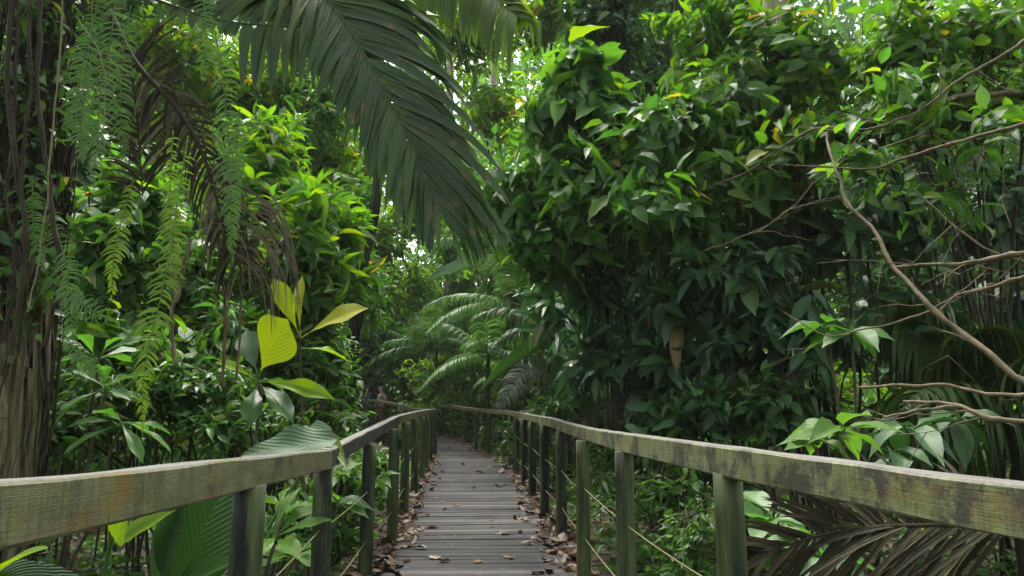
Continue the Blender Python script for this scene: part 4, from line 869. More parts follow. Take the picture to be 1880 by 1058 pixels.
# pale curved strips sweeping down at the frond's right
sp = Soup()
for k_ in range(16):
    a = P(390 + rng.uniform(-20, 20), 300 + k_ * 10, 3.9); b = P(545 + rng.uniform(-45, 8), 560 + rng.uniform(-60, 40), 3.8 + rng.uniform(-.1, .1)); q = bez(a, b, 14, bow=(.10 + .05 * rng.random(), 0, .12))
    w = .006 * np.sin(PI * (np.linspace(.1, .97, 14)))[:, None] + .001; sd = np.array([.6, 0, .5])
    V = np.stack([q - sd * w, q + sd * w], 1).reshape(-1, 3); i = np.arange(13); sp.add(V, np.stack([2 * i, 2 * i + 1, 2 * i + 3, 2 * i + 2], 1), np.tile([[.3, .5], [.6, .5]], (14, 1)))
sp.build('dead_frond', [M['deadpale']], parent=t)['label'] = 'pale dry leaflet strips curving down'
# hanging fern fronds on the trunk and the palm's dead skirts
def fern(label, fr, mat, name='hanging_fern'):
    base = P(*fr[0][0][0]); root = thing(name, base, label, 'fern')
    for ctl, W, n in fr:
        LS = Soup(); fn = lambda s, W=W: W * (.9 + .2 * math.sin(s * 37)) * (.55 + .45 * math.sin(PI * min(1, s * 1.3) * .8)) * (1 - max(0, s - .6) ** 1.4 * 3.2)
        frond(LS, [P(*c) for c in ctl], (rng.normal(0, .15), -1, .25), int(n * .78), fn, fn, ang=82, droop=.35, wid=.0125, fold=.15, rr=(.004, .0015), start=.04, lift=0, segs=4, tipang=55, jit=.09, gap=.06, wprof=lambda s: .45 + .55 * np.sin(PI * np.clip(s * .8 + .15, 0, 1)) * (1 - s ** 3))
        LS.build('frond', [M[mat]], parent=root)
    return root
fern('wide green fern fronds hanging from the top of the left trunk', [([(215, -40, 4.0), (205, 60, 3.9), (185, 160, 3.85), (178, 260, 3.8), (170, 345, 3.8)], .16, 70), ([(190, -20, 4.1), (160, 80, 4.0), (140, 170, 4.0), (125, 260, 3.95)], .11, 60), ([(240, 10, 4.2), (225, 110, 4.1), (222, 210, 4.1), (232, 300, 4.1)], .13, 60), ([(170, 30, 3.9), (150, 200, 3.8), (152, 300, 3.8)], .10, 50)], 'fern')
fern('longest lime green fern frond, hanging in an S curve left of the yellow leaves', [([(345, 250, 3.6), (325, 380, 3.55), (312, 470, 3.5), (292, 560, 3.45), (272, 640, 3.42), (262, 720, 3.4), (262, 790, 3.4)], .105, 80), ([(318, 240, 3.7), (312, 360, 3.7), (318, 470, 3.65), (322, 540, 3.6)], .07, 60)], 'fernlime')
fern('small bright yellow-green fern frond hanging left of centre-left', [([(245, 330, 4.0), (222, 410, 3.95), (208, 480, 3.9), (206, 555, 3.9)], .085, 54)], 'fernlime')
fern('dark blue-green fern fronds hanging in front of the dead brown frond', [([(372, -30, 4.0), (378, 60, 3.9), (374, 150, 3.85)], .09, 46), ([(395, 60, 3.8), (412, 170, 3.75), (420, 280, 3.7), (424, 390, 3.65), (428, 480, 3.65)], .11, 80), ([(440, 200, 3.9), (432, 300, 3.85), (436, 400, 3.8)], .08, 50)], 'fern')
fern('ragged fern fronds low on the left trunk', [([(90, 380, 3.9), (120, 480, 3.8), (128, 560, 3.75), (135, 640, 3.7)], .09, 50), ([(60, 330, 3.9), (62, 420, 3.85), (80, 500, 3.8)], .08, 44), ([(100, 540, 3.8), (150, 560, 3.7), (205, 590, 3.7)], .07, 40), ([(110, 600, 3.8), (150, 660, 3.75), (200, 700, 3.75)], .06, 40)], 'fern')
# small climbing leaves on the left trunk
sp = Soup(); SS = Soup(); crown(sp, SS, [((-3.1, 4.35, z), (.46, .34, .6)) for z in (2.3, 2.9, 3.6, 4.2, 4.9)], 250, 5, .35, T_OV, .11, .45, hang=.7, out=.8, shell=.75, twr=.003, link=0)
cl = thing('climbing_plant', (-2.85, 4.3, .2), 'sparse small-leaved climber clinging to the left palm trunk', 'climber'); sp.build('foliage', [M['mid']], parent=cl); SS.build('stem', [M['vine']], parent=cl)
def vine(label, ctl, r, mat='vine', nm='hanging_vine', wob=.006):
    p = smooth_line([P(*c) for c in ctl], 30) + np.cumsum(rng.normal(0, wob, (30, 3)), 0) * .5
    sp = Soup(); sp.tubes(p, r * rng.uniform(.8, 1.2, 30), 6); o = sp.build(nm, [M[mat]], base=p[0]); return tag(o, label, 'vine')
vine('long thin pale vine in front of the left trunk', [(115, -60, 3.4), (112, 60, 3.4), (100, 200, 3.4), (88, 350, 3.4), (70, 480, 3.4), (50, 560, 3.4)], .004, 'rope')
vine('thin curved pale vine between the hanging ferns', [(140, 30, 3.6), (175, 80, 3.6), (192, 150, 3.6), (188, 240, 3.6), (165, 330, 3.6)], .003, 'rope')
vine('brown hanging vine left of the yellow leaves, the thicker of the pair', [(398, 380, 4.0), (403, 500, 4.0), (407, 580, 4.0), (408, 720, 4.0)], .009)
vine('brown hanging vine just left of the yellow leaves, the thinner of the pair', [(430, 380, 4.05), (440, 480, 4.0), (442, 560, 4.0), (436, 700, 4.0)], .007)
vine('flat dry strip of sheath hanging between the lime fern and the vines', [(350, 440, 3.8), (328, 520, 3.8), (312, 590, 3.8), (322, 670, 3.8)], .012, 'fibre')
for k_, (x0, x1) in enumerate([(20, 6), (42, 30), (62, 70), (14, 34)]):
    vine(['knobbly brown root hanging on the left trunk, nearest the picture edge', 'pale brown root twisting down the left trunk', 'dark root on the right side of the left trunk', 'crooked root crossing the left trunk low down'][k_], [(x0 + 10, -40, 3.9), (x0, 150, 3.85), (x1, 330, 3.8), (x1 + 12, 480, 3.8), (x1 - 6, 640, 3.8)], .008 + .002 * k_, 'rootbark', wob=.012)

# ------------------------------------------------------------------ the yellow-leaved plant and its neighbours
def leaf_part(root, o0, tip, N, W, tpl, mat, curl=1.0, name='leaf', pet=.12, pr=.005, label=None):
    o0 = np.array(o0, float); tip = np.array(tip, float); D = tip - o0; L = np.linalg.norm(D); LS = Soup(); o1 = o0 + D * pet
    LS.tubes(np.array([o0, (o0 + o1) / 2, o1]), np.array([pr * 1.2, pr, pr * .9]), 6)
    LS.leaves(tpl, o1[None], nrm(D)[None], np.array([N], float), L * (1 - pet), W, curl)
    o = LS.build(name, [M[mat]], parent=root)
    if label: o['label'] = label
    return o
yb = gz3(-1.85, 4.9); yp = thing('sapling', yb, 'young plant with big translucent yellow-green leaves standing behind the left railing', 'plant')
sp = Soup(); sp.tubes(smooth_line([yb, P(470, 800, 4.9), P(478, 730, 4.85), P(474, 690, 4.8)], 14), np.linspace(.014, .009, 14), 8); sp.build('stem', [M['bark']], parent=yp)
h = P(474, 692, 4.8)
leaf_part(yp, h, P(521, 588, 4.55), (.05, -1, .4), .37, T_OB, 'yellow', .3, label='largest translucent yellow-green leaf')
leaf_part(yp, P(472, 700, 4.8), P(600, 712, 4.6), (-.1, -1, .7), .12, T_OB, 'limebig', 1.0)
leaf_part(yp, h, P(446, 600, 4.9), (-.3, -.6, .9), .18, T_OB, 'grey', .8, label='pale glossy leaf reflecting the sky')
leaf_part(yp, P(474, 700, 4.8), P(410, 655, 4.5), (0, -.8, .6), .10, T_OB, 'limebig', .8)
leaf_part(yp, P(474, 705, 4.8), P(530, 742, 4.5), (0, -.6, .8), .13, T_OB, 'bigdark', 1.4)
leaf_part(yp, P(474, 705, 4.8), P(455, 760, 4.5), (0, -.9, .5), .14, T_OB, 'bigdark', 1.2)
leaf_part(yp, P(474, 700, 4.8), P(520, 690, 5.2), (0, -.4, 1), .14, T_OB, 'bigdark', 1.2)
yb2 = gz3(-1.5, 5.5); y2 = thing('sapling', yb2, 'slim sapling with a golden oval leaf and an upright yellow leaf, behind the yellow-green one', 'plant')
sp = Soup(); sp.tubes(smooth_line([yb2, P(555, 780, 5.4), P(552, 680, 5.3), P(549, 612, 5.2)], 14), np.linspace(.012, .007, 14), 8); sp.build('stem', [M['bark']], parent=y2)
h2 = P(552, 622, 5.2)
leaf_part(y2, h2, P(658, 550, 5.0), (-.35, -.75, .7), .20, T_OB, 'yellow2', .8, label='golden yellow oval leaf with brown veins')
leaf_part(y2, h2, P(505, 508, 5.1), (.55, -1, .1), .15, T_OB, 'yellow', .6)
leaf_part(y2, h2, P(545, 500, 5.4), (-.4, -1, .1), .10, T_OB, 'yellow2', .5)
leaf_part(y2, P(553, 640, 5.2), P(640, 640, 5.4), (0, -.4, 1), .13, T_OB, 'limebig', 1.2)
# big wavy leaf lying over the left handrail
gb = gz3(-1.9, 4.1); gp = thing('taro_plant', gb, 'plant with a wavy grey-green leaf draped over the corner of the left handrail', 'plant')
T_WAVE = leaf_tpl(20, 6, 'ovate', .12, .12, .05)
sp = Soup(); sp.tubes(smooth_line([gb, P(560, 860, 4.4), P(600, 812, 4.3), P(622, 803, 4.2)], 12), np.linspace(.014, .008, 12), 7); sp.build('stem', [M['fern']], parent=gp)
leaf_part(gp, P(628, 806, 4.15), P(440, 826, 4.0), (0, -.75, .8), .24, T_WAVE, 'grey', .8, pet=.05)
leaf_part(gp, P(560, 782, 4.5), P(618, 806, 4.1), (0, -.5, 1), .12, T_OVW, 'grey', 1.2)
leaf_part(gp, P(590, 800, 4.4), P(630, 826, 4.0), (.2, -.8, .6), .08, T_OVW, 'limebig', 1.2)
# banana-like plants under the left handrail
hb = gz3(-1.4, 2.9); hp = thing('banana_plant', hb, 'broad ribbed banana-like leaves rising under the left handrail', 'plant')
leaf_part(hp, P(290, 1130, 2.9), P(312, 910, 2.75), (-.5, -1, .5), .17, T_BIG, 'heli', .5, pet=.2, pr=.008)
leaf_part(hp, P(300, 1120, 2.9), P(415, 880, 2.75), (.35, -1, .55), .32, T_BIG, 'heli', .4, pet=.18, pr=.009)
leaf_part(hp, P(305, 1130, 2.9), P(430, 975, 3.0), (0, -.8, .8), .20, T_BIG, 'heli', 1.0, pet=.12, pr=.007)
leaf_part(hp, P(310, 1120, 2.9), P(375, 1010, 2.6), (0, -.8, .8), .12, T_BIG, 'bigdark', .8, pet=.12, pr=.007)
bb = gz3(-1.3, 2.2); bp_ = thing('broadleaf_plant', bb, 'translucent bright green leaf pair just under the left handrail', 'plant')
sp = Soup(); sp.tubes(smooth_line([bb, P(190, 1060, 2.1), P(218, 990, 2.0)], 10), np.linspace(.008, .005, 10), 6); sp.build('stem', [M['fern']], parent=bp_)
leaf_part(bp_, P(212, 998, 2.0), P(222, 925, 1.9), (-.2, -1, .3), .095, T_OVW, 'limebig', .5, pet=.05, pr=.003)
leaf_part(bp_, P(214, 1000, 2.0), P(305, 930, 1.95), (-.3, -.8, .6), .06, T_OVW, 'limebig', .6, pet=.05, pr=.003)
gl = gz3(-1.55, 1.9); gr = thing('broadleaf_plant', gl, 'arching strap-leaved plant in the bottom left corner', 'plant')
T_STRAP = leaf_tpl(16, 2, 'big', .25, .75)
for (x, y, W, mt, cu) in ((165, 1030, .09, 'heli', .6), (150, 1060, .085, 'grey', .8), (60, 985, .05, 'limebig', .2), (-60, 1010, .08, 'heli', .9), (90, 1000, .06, 'heli', .8), (110, 1100, .05, 'limebig', .9)):
    leaf_part(gr, P(-30 + rng.uniform(-15, 40), 1080, 1.85), P(x, y - 20, 1.6), (0, -.5, 1), W, T_STRAP, mt, cu, pet=.03, pr=.004)
whorl_plant('broadleaf_plant', 'plant', 'bright green long-leaved plant between the first left posts at the bottom', gz3(-1.5, 4.1),
    [(P(500, 1000, 3.9), ring(9, 0, 60, .30, .10)), (P(535, 1030, 4.4), ring(9, -5, 45, .24, .075)), (P(520, 940, 4.6), ring(7, 0, 40, .24, .08))], T_OB, 'limebig3' if 'limebig3' in M else 'shrub')
whorl_plant('broadleaf_plant', 'plant', 'small upright bright plant beside the second left post', gz3(-1.6, 5.4),
    [(P(622, 930, 5.6), ring(8, -10, 50, .24, .10)), (P(625, 880, 5.9), ring(7, -10, 40, .24, .09)), (P(690, 885, 6.7), ring(6, -30, 30, .22, .1))], T_OVW, 'bright')
whorl_plant('broadleaf_plant', 'plant', 'light green glossy sapling by the left rail where it bends', gz3(-2.1, 7.2),
    [(P(622, 775, 7.2), ring(8, -20, 40, .24, .09)), (P(595, 735, 7.4), ring(8, -20, 40, .26, .09)), (P(600, 680, 7.6), ring(7, -20, 40, .24, .09))], T_OB, 'bright')
whorl_plant('broadleaf_plant', 'plant', 'dark long-leaved plant leaning beside the foot of the left trunk', gz3(-3.2, 5.2),
    [(P(190, 720, 4.9), ring(9, -35, 40, .30, .08)), (P(220, 780, 4.7), ring(8, -35, 30, .34, .08)), (P(180, 660, 5), ring(8, -20, 40, .3, .09))], T_OB, 'shrub')

# ------------------------------------------------------------------ left-hand shrubs
shrub('leafy_tree', 'tree', 'bright long-leaved young tree left of centre, behind the dead palm frond', (-3.0, 8.2), [
    E(540, 400, 7.8, 120, 90, .9), E(590, 480, 7.6, 90, 70, .8), E(470, 330, 8.2, 100, 80, .9), E(500, 250, 8.6, 70, 60, .8), E(620, 400, 8.2, 60, 60, .7)],
    330, 8, .45, T_LA, .30, 'bright', .30, per=2, r0=.035, hang=.1, out=.3, shell=.4, whorl=.3, upb=.6)
shrub('shrub', 'shrub', 'dense green shrub behind the lime fern frond', (-3.9, 7.6), [
    E(360, 500, 7.0, 120, 80, .9), E(250, 480, 7.4, 110, 90, .9), E(420, 590, 6.8, 100, 70, .8), E(290, 600, 6.8, 110, 80, .8)],
    520, 7, .4, T_OV, .17, 'shrub', .40, hang=.35, out=.7, shell=.35)
shrub('shrub', 'shrub', 'dark green small-leaved shrub above the middle of the left handrail', (-2.7, 6.3), [
    E(350, 700, 5.8, 120, 70, .7), E(240, 720, 5.6, 100, 70, .7), E(430, 770, 5.8, 100, 50, .7), E(130, 780, 5.4, 80, 60, .6)],
    460, 7, .35, T_OV, .125, 'mid', .38, hang=.35, out=.6, shell=.3, twr=.0025)
shrub('shrub', 'shrub', 'mid-green shrub behind the yellow-leaved plants', (-2.7, 8.4), [
    E(560, 560, 8.0, 90, 60, .8), E(600, 640, 8.4, 65, 75, .8), E(530, 660, 7.6, 90, 80, .8), E(590, 740, 8.0, 80, 50, .7)],
    460, 7, .4, T_OV, .17, 'shrub', .38, hang=.3, out=.6, shell=.35)
shrub('shrub', 'shrub', 'leafy bush below the left handrail near the corner', (-1.8, 5.6), [
    E(620, 880, 6.2, 60, 60, .4), E(550, 950, 5.4, 60, 60, .4), E(625, 970, 6.0, 35, 50, .3)], 200, 7, .32, T_OV, .11, 'shrub', .40, hang=.25, out=.4, shell=.2, twr=.0025)
shrub('shrub', 'shrub', 'shrub crowding the outside of the left railing past the corner', (-2.4, 9.4), [
    E(630, 815, 8.8, 45, 40, .6), E(600, 700, 10, 40, 60, .8), E(700, 860, 9, 40, 60, .5)], 240, 7, .35, T_OV, .16, 'shrub', .42, hang=.25, out=.5, shell=.2)
shrub('shrub', 'shrub', 'tall shaded shrub behind the left trunk', (-5.0, 7.6), [
    E(60, 350, 7.4, 120, 150, .9), E(60, 620, 7.0, 110, 130, .9), E(180, 300, 7.8, 100, 120, .9), E(150, 560, 7.6, 80, 100, .9), E(-40, 150, 8, 120, 150, 1)], 520, 6, .45, T_OV, .2, 'dark', .4, hang=.45, out=.6, shell=.3)
shrub('leafy_tree', 'tree', 'yellow-green sunlit tree seen between the dead frond and the dark palm frond', (-5.4, 13.5), [
    E(350, 100, 13, 120, 110, 1.4), E(470, 180, 13.5, 110, 110, 1.4), E(300, 260, 13, 110, 90, 1.2), E(560, 120, 14, 100, 110, 1.4), E(600, 280, 14, 90, 90, 1.3)],
    620, 7, .8, T_LA, .34, 'lime', .36, per=1, r0=.06, hang=.25, out=.4, shell=.35, twr=.006)
shrub('leafy_tree', 'tree', 'slender yellow-green tree in the top centre behind the hanging palm frond', (.6, 20), [
    E(860, 60, 18.5, 110, 90, 1.8), E(960, 40, 18, 80, 60, 1.5), E(900, 200, 19, 70, 60, 1.5), E(1010, 10, 17, 60, 60, 1.4)],
    420, 7, .8, T_LA, .36, 'lime', .34, per=1, r0=.07, hang=.3, out=.4, shell=.3, twr=.006)
shrub('leafy_tree', 'tree', 'green tree filling the gap left of the big palm frond, above the yellow leaves', (-4.0, 12.2), [
    E(640, 380, 12, 60, 90, 1.1), E(600, 200, 12.5, 80, 100, 1.1), E(670, 520, 12, 60, 70, 1.0), E(440, 420, 11.5, 90, 90, 1.1), E(320, 380, 11, 100, 90, 1.0)],
    560, 7, .6, T_OV, .23, 'shrub', .38, per=1, r0=.06, hang=.3, out=.5, shell=.3)
def bare_trunk(label, ctl, r0, r1, mat, vines=5):
    pts = [P(*c) for c in ctl]; b = pts[0].copy(); b[2] = ground_z(b[0], b[1]); pts = [b - UP * .2] + pts[1:] if pts[0][2] < 1 else [b - UP * .2] + pts
    p = smooth_line(pts, 30); t = thing('forest_tree', b, label, 'tree'); sp = Soup(); sp.tubes(p, np.linspace(r0, r1, 30), 12)
    for k in range(vines):
        a = rng.uniform(0, 6.28) + np.cumsum(rng.normal(0, .15, 30)); sp.tubes(p + np.stack([np.cos(a), np.sin(a), 0 * a], 1) * (np.linspace(r0, r1, 30) * 1.15)[:, None], np.full(30, rng.uniform(.006, .02)), 5)
    sp.build('trunk', [M[mat]], parent=t); return t, p
bare_trunk('slender leaning vine-wrapped trunk left of the big palm frond tip', [(640, 700, 10.2), (655, 580, 10.2), (668, 480, 10.3), (690, 380, 10.4), (700, 200, 10.5), (690, -100, 10.6), (700, -400, 10.7)], .09, .06, 'darkbark')
bare_trunk('thin upright brown trunk in the upper left among yellow-green leaves', [(560, 650, 12.5), (563, 300, 12.6), (562, 150, 12.7), (566, -100, 12.8), (570, -500, 12.8)], .08, .06, 'bark', 2)
bare_trunk('white-barked trunk far away just below the big palm frond tip', [(826, 700, 34), (822, 480, 34), (822, 370, 34), (826, 200, 34), (830, -200, 34)], .24, .17, 'palebark', 0)
bare_trunk('slim pale trunk in the hazy centre above the palms', [(905, 700, 38), (908, 500, 38), (902, 300, 38), (915, -50, 38)], .2, .14, 'palebark', 0)
bare_trunk('dark trunk standing in the shade behind the right shrubs', [(1230, 700, 10.5), (1215, 560, 10.5), (1222, 440, 10.5), (1240, 200, 10.6), (1250, -200, 10.6)], .10, .07, 'darkbark', 3)
bare_trunk('pair of dark trunks grown together in the right shade', [(1700, 760, 9), (1690, 600, 9), (1700, 400, 9), (1690, 100, 9), (1720, -300, 9)], .14, .10, 'darkbark', 8)
# big drooping grey-green leaf and long banana leaves over the palms
bn = gz3(.9, 16.0); bt = thing('banana_plant', bn, 'wild banana plant with long dark leaves beside the bend, behind the right railing', 'plant')
sp = Soup(); sp.tubes(bez(bn, P(1045, 690, 15.5), 8), np.linspace(.09, .05, 8), 9); sp.build('stem', [M['fern']], parent=bt)
hh = P(1050, 640, 15.5)
for (x, y, d, W, mt, N_) in ((925, 615, 14.0, .30, 'bigdark', (-.3, -.9, .8)), (975, 530, 15, .3, 'bigdark', (-.5, -.9, .5)), (1040, 520, 15, .3, 'bigdark', (.6, -1, .2)), (1005, 690, 14, .3, 'bigdark', (-.2, -.8, .8)), (1110, 560, 15, .3, 'bigdark', (.5, -.8, .5)), (1010, 560, 14.6, .28, 'bigdark', (-.6, -1, .3))):
    leaf_part(bt, hh, P(x, y, d), N_, W, T_BIG, mt, 2.0, pet=.1, pr=.02)
bt2 = thing('banana_plant', gz3(-1.0, 20.5), 'plant with one long grey-green leaf arching left above the palms', 'plant')
sp = Soup(); sp.tubes(smooth_line([gz3(-1.0, 20.5), P(950, 600, 20.4), P(945, 500, 20.2), P(935, 478, 20)], 12), np.linspace(.08, .03, 12), 8); sp.build('stem', [M['fern']], parent=bt2)
leaf_part(bt2, P(940, 476, 20), P(785, 500, 18.6), (-.1, -.35, 1), .55, leaf_tpl(22, 6, 'big', .3, .12, .02), 'grey', .8, pet=.03, pr=.02)
leaf_part(bt2, P(938, 480, 20), P(1010, 540, 19.5), (.2, -.5, 1), .5, T_BIG, 'bigdark', 1.0, pet=.03, pr=.02)

shrub('leafy_tree', 'tree', 'fresh green tree in the middle distance left of the palms, above the hikers', (-5.6, 24), [
    E(700, 420, 23, 70, 70, 1.6), E(760, 380, 24, 80, 80, 1.6), E(690, 540, 23.5, 60, 70, 1.4), E(760, 520, 25, 60, 60, 1.4), E(640, 470, 22, 50, 80, 1.4)],
    560, 7, .8, T_LA, .34, 'farlime', .42, per=1, r0=.07, hang=.3, out=.5, shell=.3, twr=.006)
shrub('leafy_tree', 'tree', 'pale green tree in the middle distance above the tall feathery palm', (-.4, 30), [
    E(860, 400, 29, 70, 60, 2), E(930, 440, 29, 70, 60, 2), E(820, 460, 30, 60, 60, 2), E(900, 330, 30, 70, 60, 2), E(990, 380, 28, 60, 80, 2)],
    560, 7, .9, T_OV, .38, 'far', .46, per=1, r0=.08, hang=.3, out=.5, shell=.3, twr=.006)
shrub('shrub', 'shrub', 'dense fresh green shrub beyond the far railing, under the palms', (-3.4, 33.5), [
    E(800, 640, 33, 80, 60, 1.6), E(880, 660, 32, 70, 60, 1.6), E(740, 640, 37, 80, 60, 1.6), E(960, 640, 29, 60, 60, 1.6)],
    420, 7, .7, T_OV, .34, 'far', .46, per=1, r0=.04, hang=.3, out=.5, shell=.3, twr=.006)
shrub('shrub', 'shrub', 'broad-leaved green shrub filling the space between the left trunk and the lime fern', (-3.6, 6.6), [
    E(170, 430, 6.2, 70, 90, .6), E(260, 380, 6.6, 80, 90, .7), E(200, 620, 5.9, 80, 70, .6), E(330, 640, 6.0, 70, 60, .6)],
    230, 7, .45, T_OVW, .22, 'shrub', .46, hang=.45, out=.7, shell=.3)
# ------------------------------------------------------------------ the forest behind: kinds built once, then copied
def tree_kind(name, label, h, cz, cr, ntw, k, L, mat, tpl=T_LOW, asp=.45, group=None, tr=.14, bark='stembark', twl=1.0, **kw):
    root = thing(name, (0, 0, 0), label, 'tree' if h > 5 else 'bush', group)
    ells = []
    for i in range(7 if h > 5 else 4):
        a = rng.uniform(0, 6.28); q = rng.uniform(.0, .75); ells.append((np.array([cr * q * math.cos(a), cr * q * math.sin(a), rng.uniform(*cz)]), (cr * .55, cr * .55, cr * .42)))
    LS, SS = Soup(), Soup(); stems_to(SS, (0, 0, 0), ells, 1, tr, tr * .25, .05)
    crown(LS, SS, ells, ntw, k, twl, tpl, L, asp, twr=.012, link=.25, **kw)
    LS.build('crown', [M[mat]], parent=root); SS.build('trunk', [M[bark]], parent=root); return root
KT = [tree_kind('canopy_tree', '-', 19, (7, 19), 4.2, 900, 6, .42, 'far', group='-'),
      tree_kind('canopy_tree', '-', 17, (5, 17), 3.8, 850, 6, .44, 'farlime', T_LOL, .36),
      tree_kind('canopy_tree', '-', 22, (9, 22), 4.6, 900, 6, .46, 'far', T_LOL, .36, tr=.2, bark='bark'),
      tree_kind('canopy_tree', '-', 12, (2.5, 11), 3.4, 900, 6, .40, 'mid')]
KB = [tree_kind('forest_bush', '-', 4, (.6, 3.2), 2.0, 420, 6, .28, 'far', tr=.05, twl=.6),
      tree_kind('forest_bush', '-', 4, (.4, 3.6), 1.9, 420, 6, .30, 'mid', T_LOL, .34, tr=.05, twl=.6),
      tree_kind('forest_bush', '-', 4, (.5, 2.8), 2.1, 420, 6, .26, 'farlime', tr=.05, twl=.6)]
LT = ['broad-leaved green tree in the forest wall behind the boardwalk bend', 'sunny yellow-green tree in the forest behind the boardwalk', 'tall pale-barked tree in the forest behind the boardwalk', 'lower dark green tree in the forest understorey']
LB = ['round green bush in the forest undergrowth beyond the railings', 'narrow-leaved dark bush in the forest undergrowth beyond the railings', 'yellow-green bush in the forest undergrowth beyond the railings']
GT = ['broad green forest trees', 'yellow-green forest trees', 'pale-barked forest trees', 'dark understorey trees']; GB = ['green forest bushes', 'dark forest bushes', 'yellow-green forest bushes']
used = {}; LASTP = [None]
def place(kinds, labs, grps, i, px, d, sc, py=None):
    x = (px - 940) / F * d; loc = (x, d, ground_z(x, d) - .05); rz = rng.uniform(0, 6.28)
    r = kinds[i]
    if (id(kinds), i) not in used:
        used[(id(kinds), i)] = 1; KID[r.name] = kids(r); r.location = loc; r.rotation_euler = (0, 0, rz); r.scale = (sc,) * 3
    else: r = dup(r, loc, rz, sc)
    r['label'] = labs[i]; r['group'] = grps[i]; LASTP[0] = r
for d, n_, x0, x1, ks in ((18, 4, -250, 330, (0, 1, 3)), (20, 4, 1300, 2150, (0, 3, 3)), (30, 4, -150, 560, (1, 0, 1)), (31, 4, 1150, 2100, (3, 0, 1)), (43, 5, -100, 520, (1, 2, 0, 1)), (43, 6, 1050, 2000, (1, 2, 0, 1)), (48, 2, 640, 930, (1, 0)), (60, 15, -150, 2050, (0, 2, 1, 0)), (36, 2, 980, 1120, (1, 0)), (37, 1, 560, 600, (1,)), (24, 2, 1020, 1250, (1, 0))):
    for i in range(n_):
        px = x0 + (x1 - x0) * (i + .5) / n_ + rng.normal(0, 25)
        place(KT, LT, GT, ks[i % len(ks)], px, d + rng.normal(0, 1.6), rng.uniform(.85, 1.2) * (1.0 if d < 30 else 1.12 if d < 50 else 1.3))
for d, n_, x0, x1, sc in ((19, 3, 1080, 1260, .75), (24, 3, 950, 1120, .85), (29, 4, 880, 1040, 1.0), (39, 6, 560, 900, 2.0), (11.5, 4, -80, 420, .8), (12.5, 5, 1180, 1950, .85), (15, 4, 200, 470, .85), (20, 4, 960, 1500, 1.0), (22, 4, 150, 500, 1.0), (29, 7, 820, 1500, 1.1), (34, 4, 400, 620, 1.1), (39, 12, 100, 1700, 1.3), (50, 14, 0, 1900, 2.0), (45, 8, 500, 1100, 3.0)):
    for i in range(n_):
        px = x0 + (x1 - x0) * (i + .5) / n_ + rng.normal(0, 15)
        place(KB, LB, GB, int(rng.integers(3)), px, d + rng.normal(0, .7), sc * rng.uniform(.85, 1.2))
for (x_, y_, sc_, i_) in ((-5.5, -1.5, .95, 0), (6.5, -3.5, 1.0, 2), (-8.2, 4.5, .95, 2)):  # unseen trees added out of view to shade the near deck and rails
    place(KT, ['broad green tree standing beside or behind the viewer', '', 'tall pale-barked tree standing beside or behind the viewer'], ['trees beside the viewer', '', 'pale trees beside the viewer'], i_, 940, max(y_, .01), sc_)
    o_ = LASTP[0]; o_.location = (x_, y_, ground_z(x_, y_) + 1.0)
# the far wood, one mass
sp = Soup(); n_ = 52000
a = rng.uniform(-1.0, 1.0, n_); r = 66 + 18 * rng.random(n_); z = rng.random(n_) ** .8 * 44
O = np.stack([r * np.sin(a), r * np.cos(a), z + (r - 45) * .10], 1)
nz = np.array([mnoise.noise(Vector((p[0] * .12, p[1] * .12, p[2] * .14))) for p in O]); O = O[nz > -.18]
sp.leaves(T_MIN, O, unit(len(O)) - UP * .4, rnd(len(O), .5) + UP * .5 - np.array([0, .5, 0]), rng.uniform(.8, 1.7, len(O)), rng.uniform(.5, .9, len(O)))
fw = sp.build('distant_forest', [M['far']]); tag(fw, 'distant forest foliage seen through gaps in the trees', None, None, 'stuff')
# undergrowth on the soil, one mass
sp = Soup(); n_ = 15000
y = 1.2 + 44 * rng.random(n_) ** 1.6; hw = y * .78 + 1.5; x = rng.uniform(-1, 1, n_) * hw
cs = np.interp(y, Cc[:, 1], np.arange(len(Cc))); ci = cs.astype(int)
off = x - Cc[ci, 0]; keep = (off > Wr[ci] + .28) | (off < -Wl[ci] - .28) | (y > 31); keep &= ~((y > 18) & (x < -1.2) & (x > -11) & (np.abs(off) < 3.0)); x, y = x[keep], y[keep]
den = np.array([mnoise.noise(Vector((a_ * .8, b_ * .8, 0))) for a_, b_ in zip(x, y)]); kp = den > -.25; x, y = x[kp], y[kp]
z0 = np.array([ground_z(a_, b_) for a_, b_ in zip(x, y)]); hgt = rng.uniform(.03, .38, len(x)) * (1 + .4 * den[kp])
for k_ in range(5):
    a = k_ * 2.5 + rng.uniform(0, .8, len(x)); D = np.stack([np.cos(a), np.sin(a), rng.normal(.15, .3, len(x))], 1)
    l = rng.uniform(.07, .15, len(x)) * (1 + y * .02)
    sp.leaves(T_LOW, np.stack([x, y, z0 + hgt], 1) + D * .02, D, UP + rnd(len(x), .35), l, l * .45, rng.uniform(.5, 1.5, len(x)))
ug = sp.build('undergrowth', [M['mid']]); tag(ug, 'low leafy ground cover on the forest floor', None, None, 'stuff')
# leaf litter on the soil
sp = Soup(); n_ = 5000; y = 1 + 14 * rng.random(n_) ** 1.2; x = rng.uniform(-1, 1, n_) * (y * .75 + 1.5); z0 = np.array([ground_z(a_, b_) for a_, b_ in zip(x, y)]); a = rng.uniform(0, 6.28, n_)
sp.leaves(DT[3], np.stack([x, y, z0 + .01], 1), np.stack([np.cos(a), np.sin(a), rng.normal(0, .3, n_)], 1), UP + rnd(n_, .3), .13, .07)
fl = sp.build('forest_floor_litter', [M['dryleaf']]); tag(fl, 'brown leaf litter on the soil below the boardwalk', None, None, 'stuff')
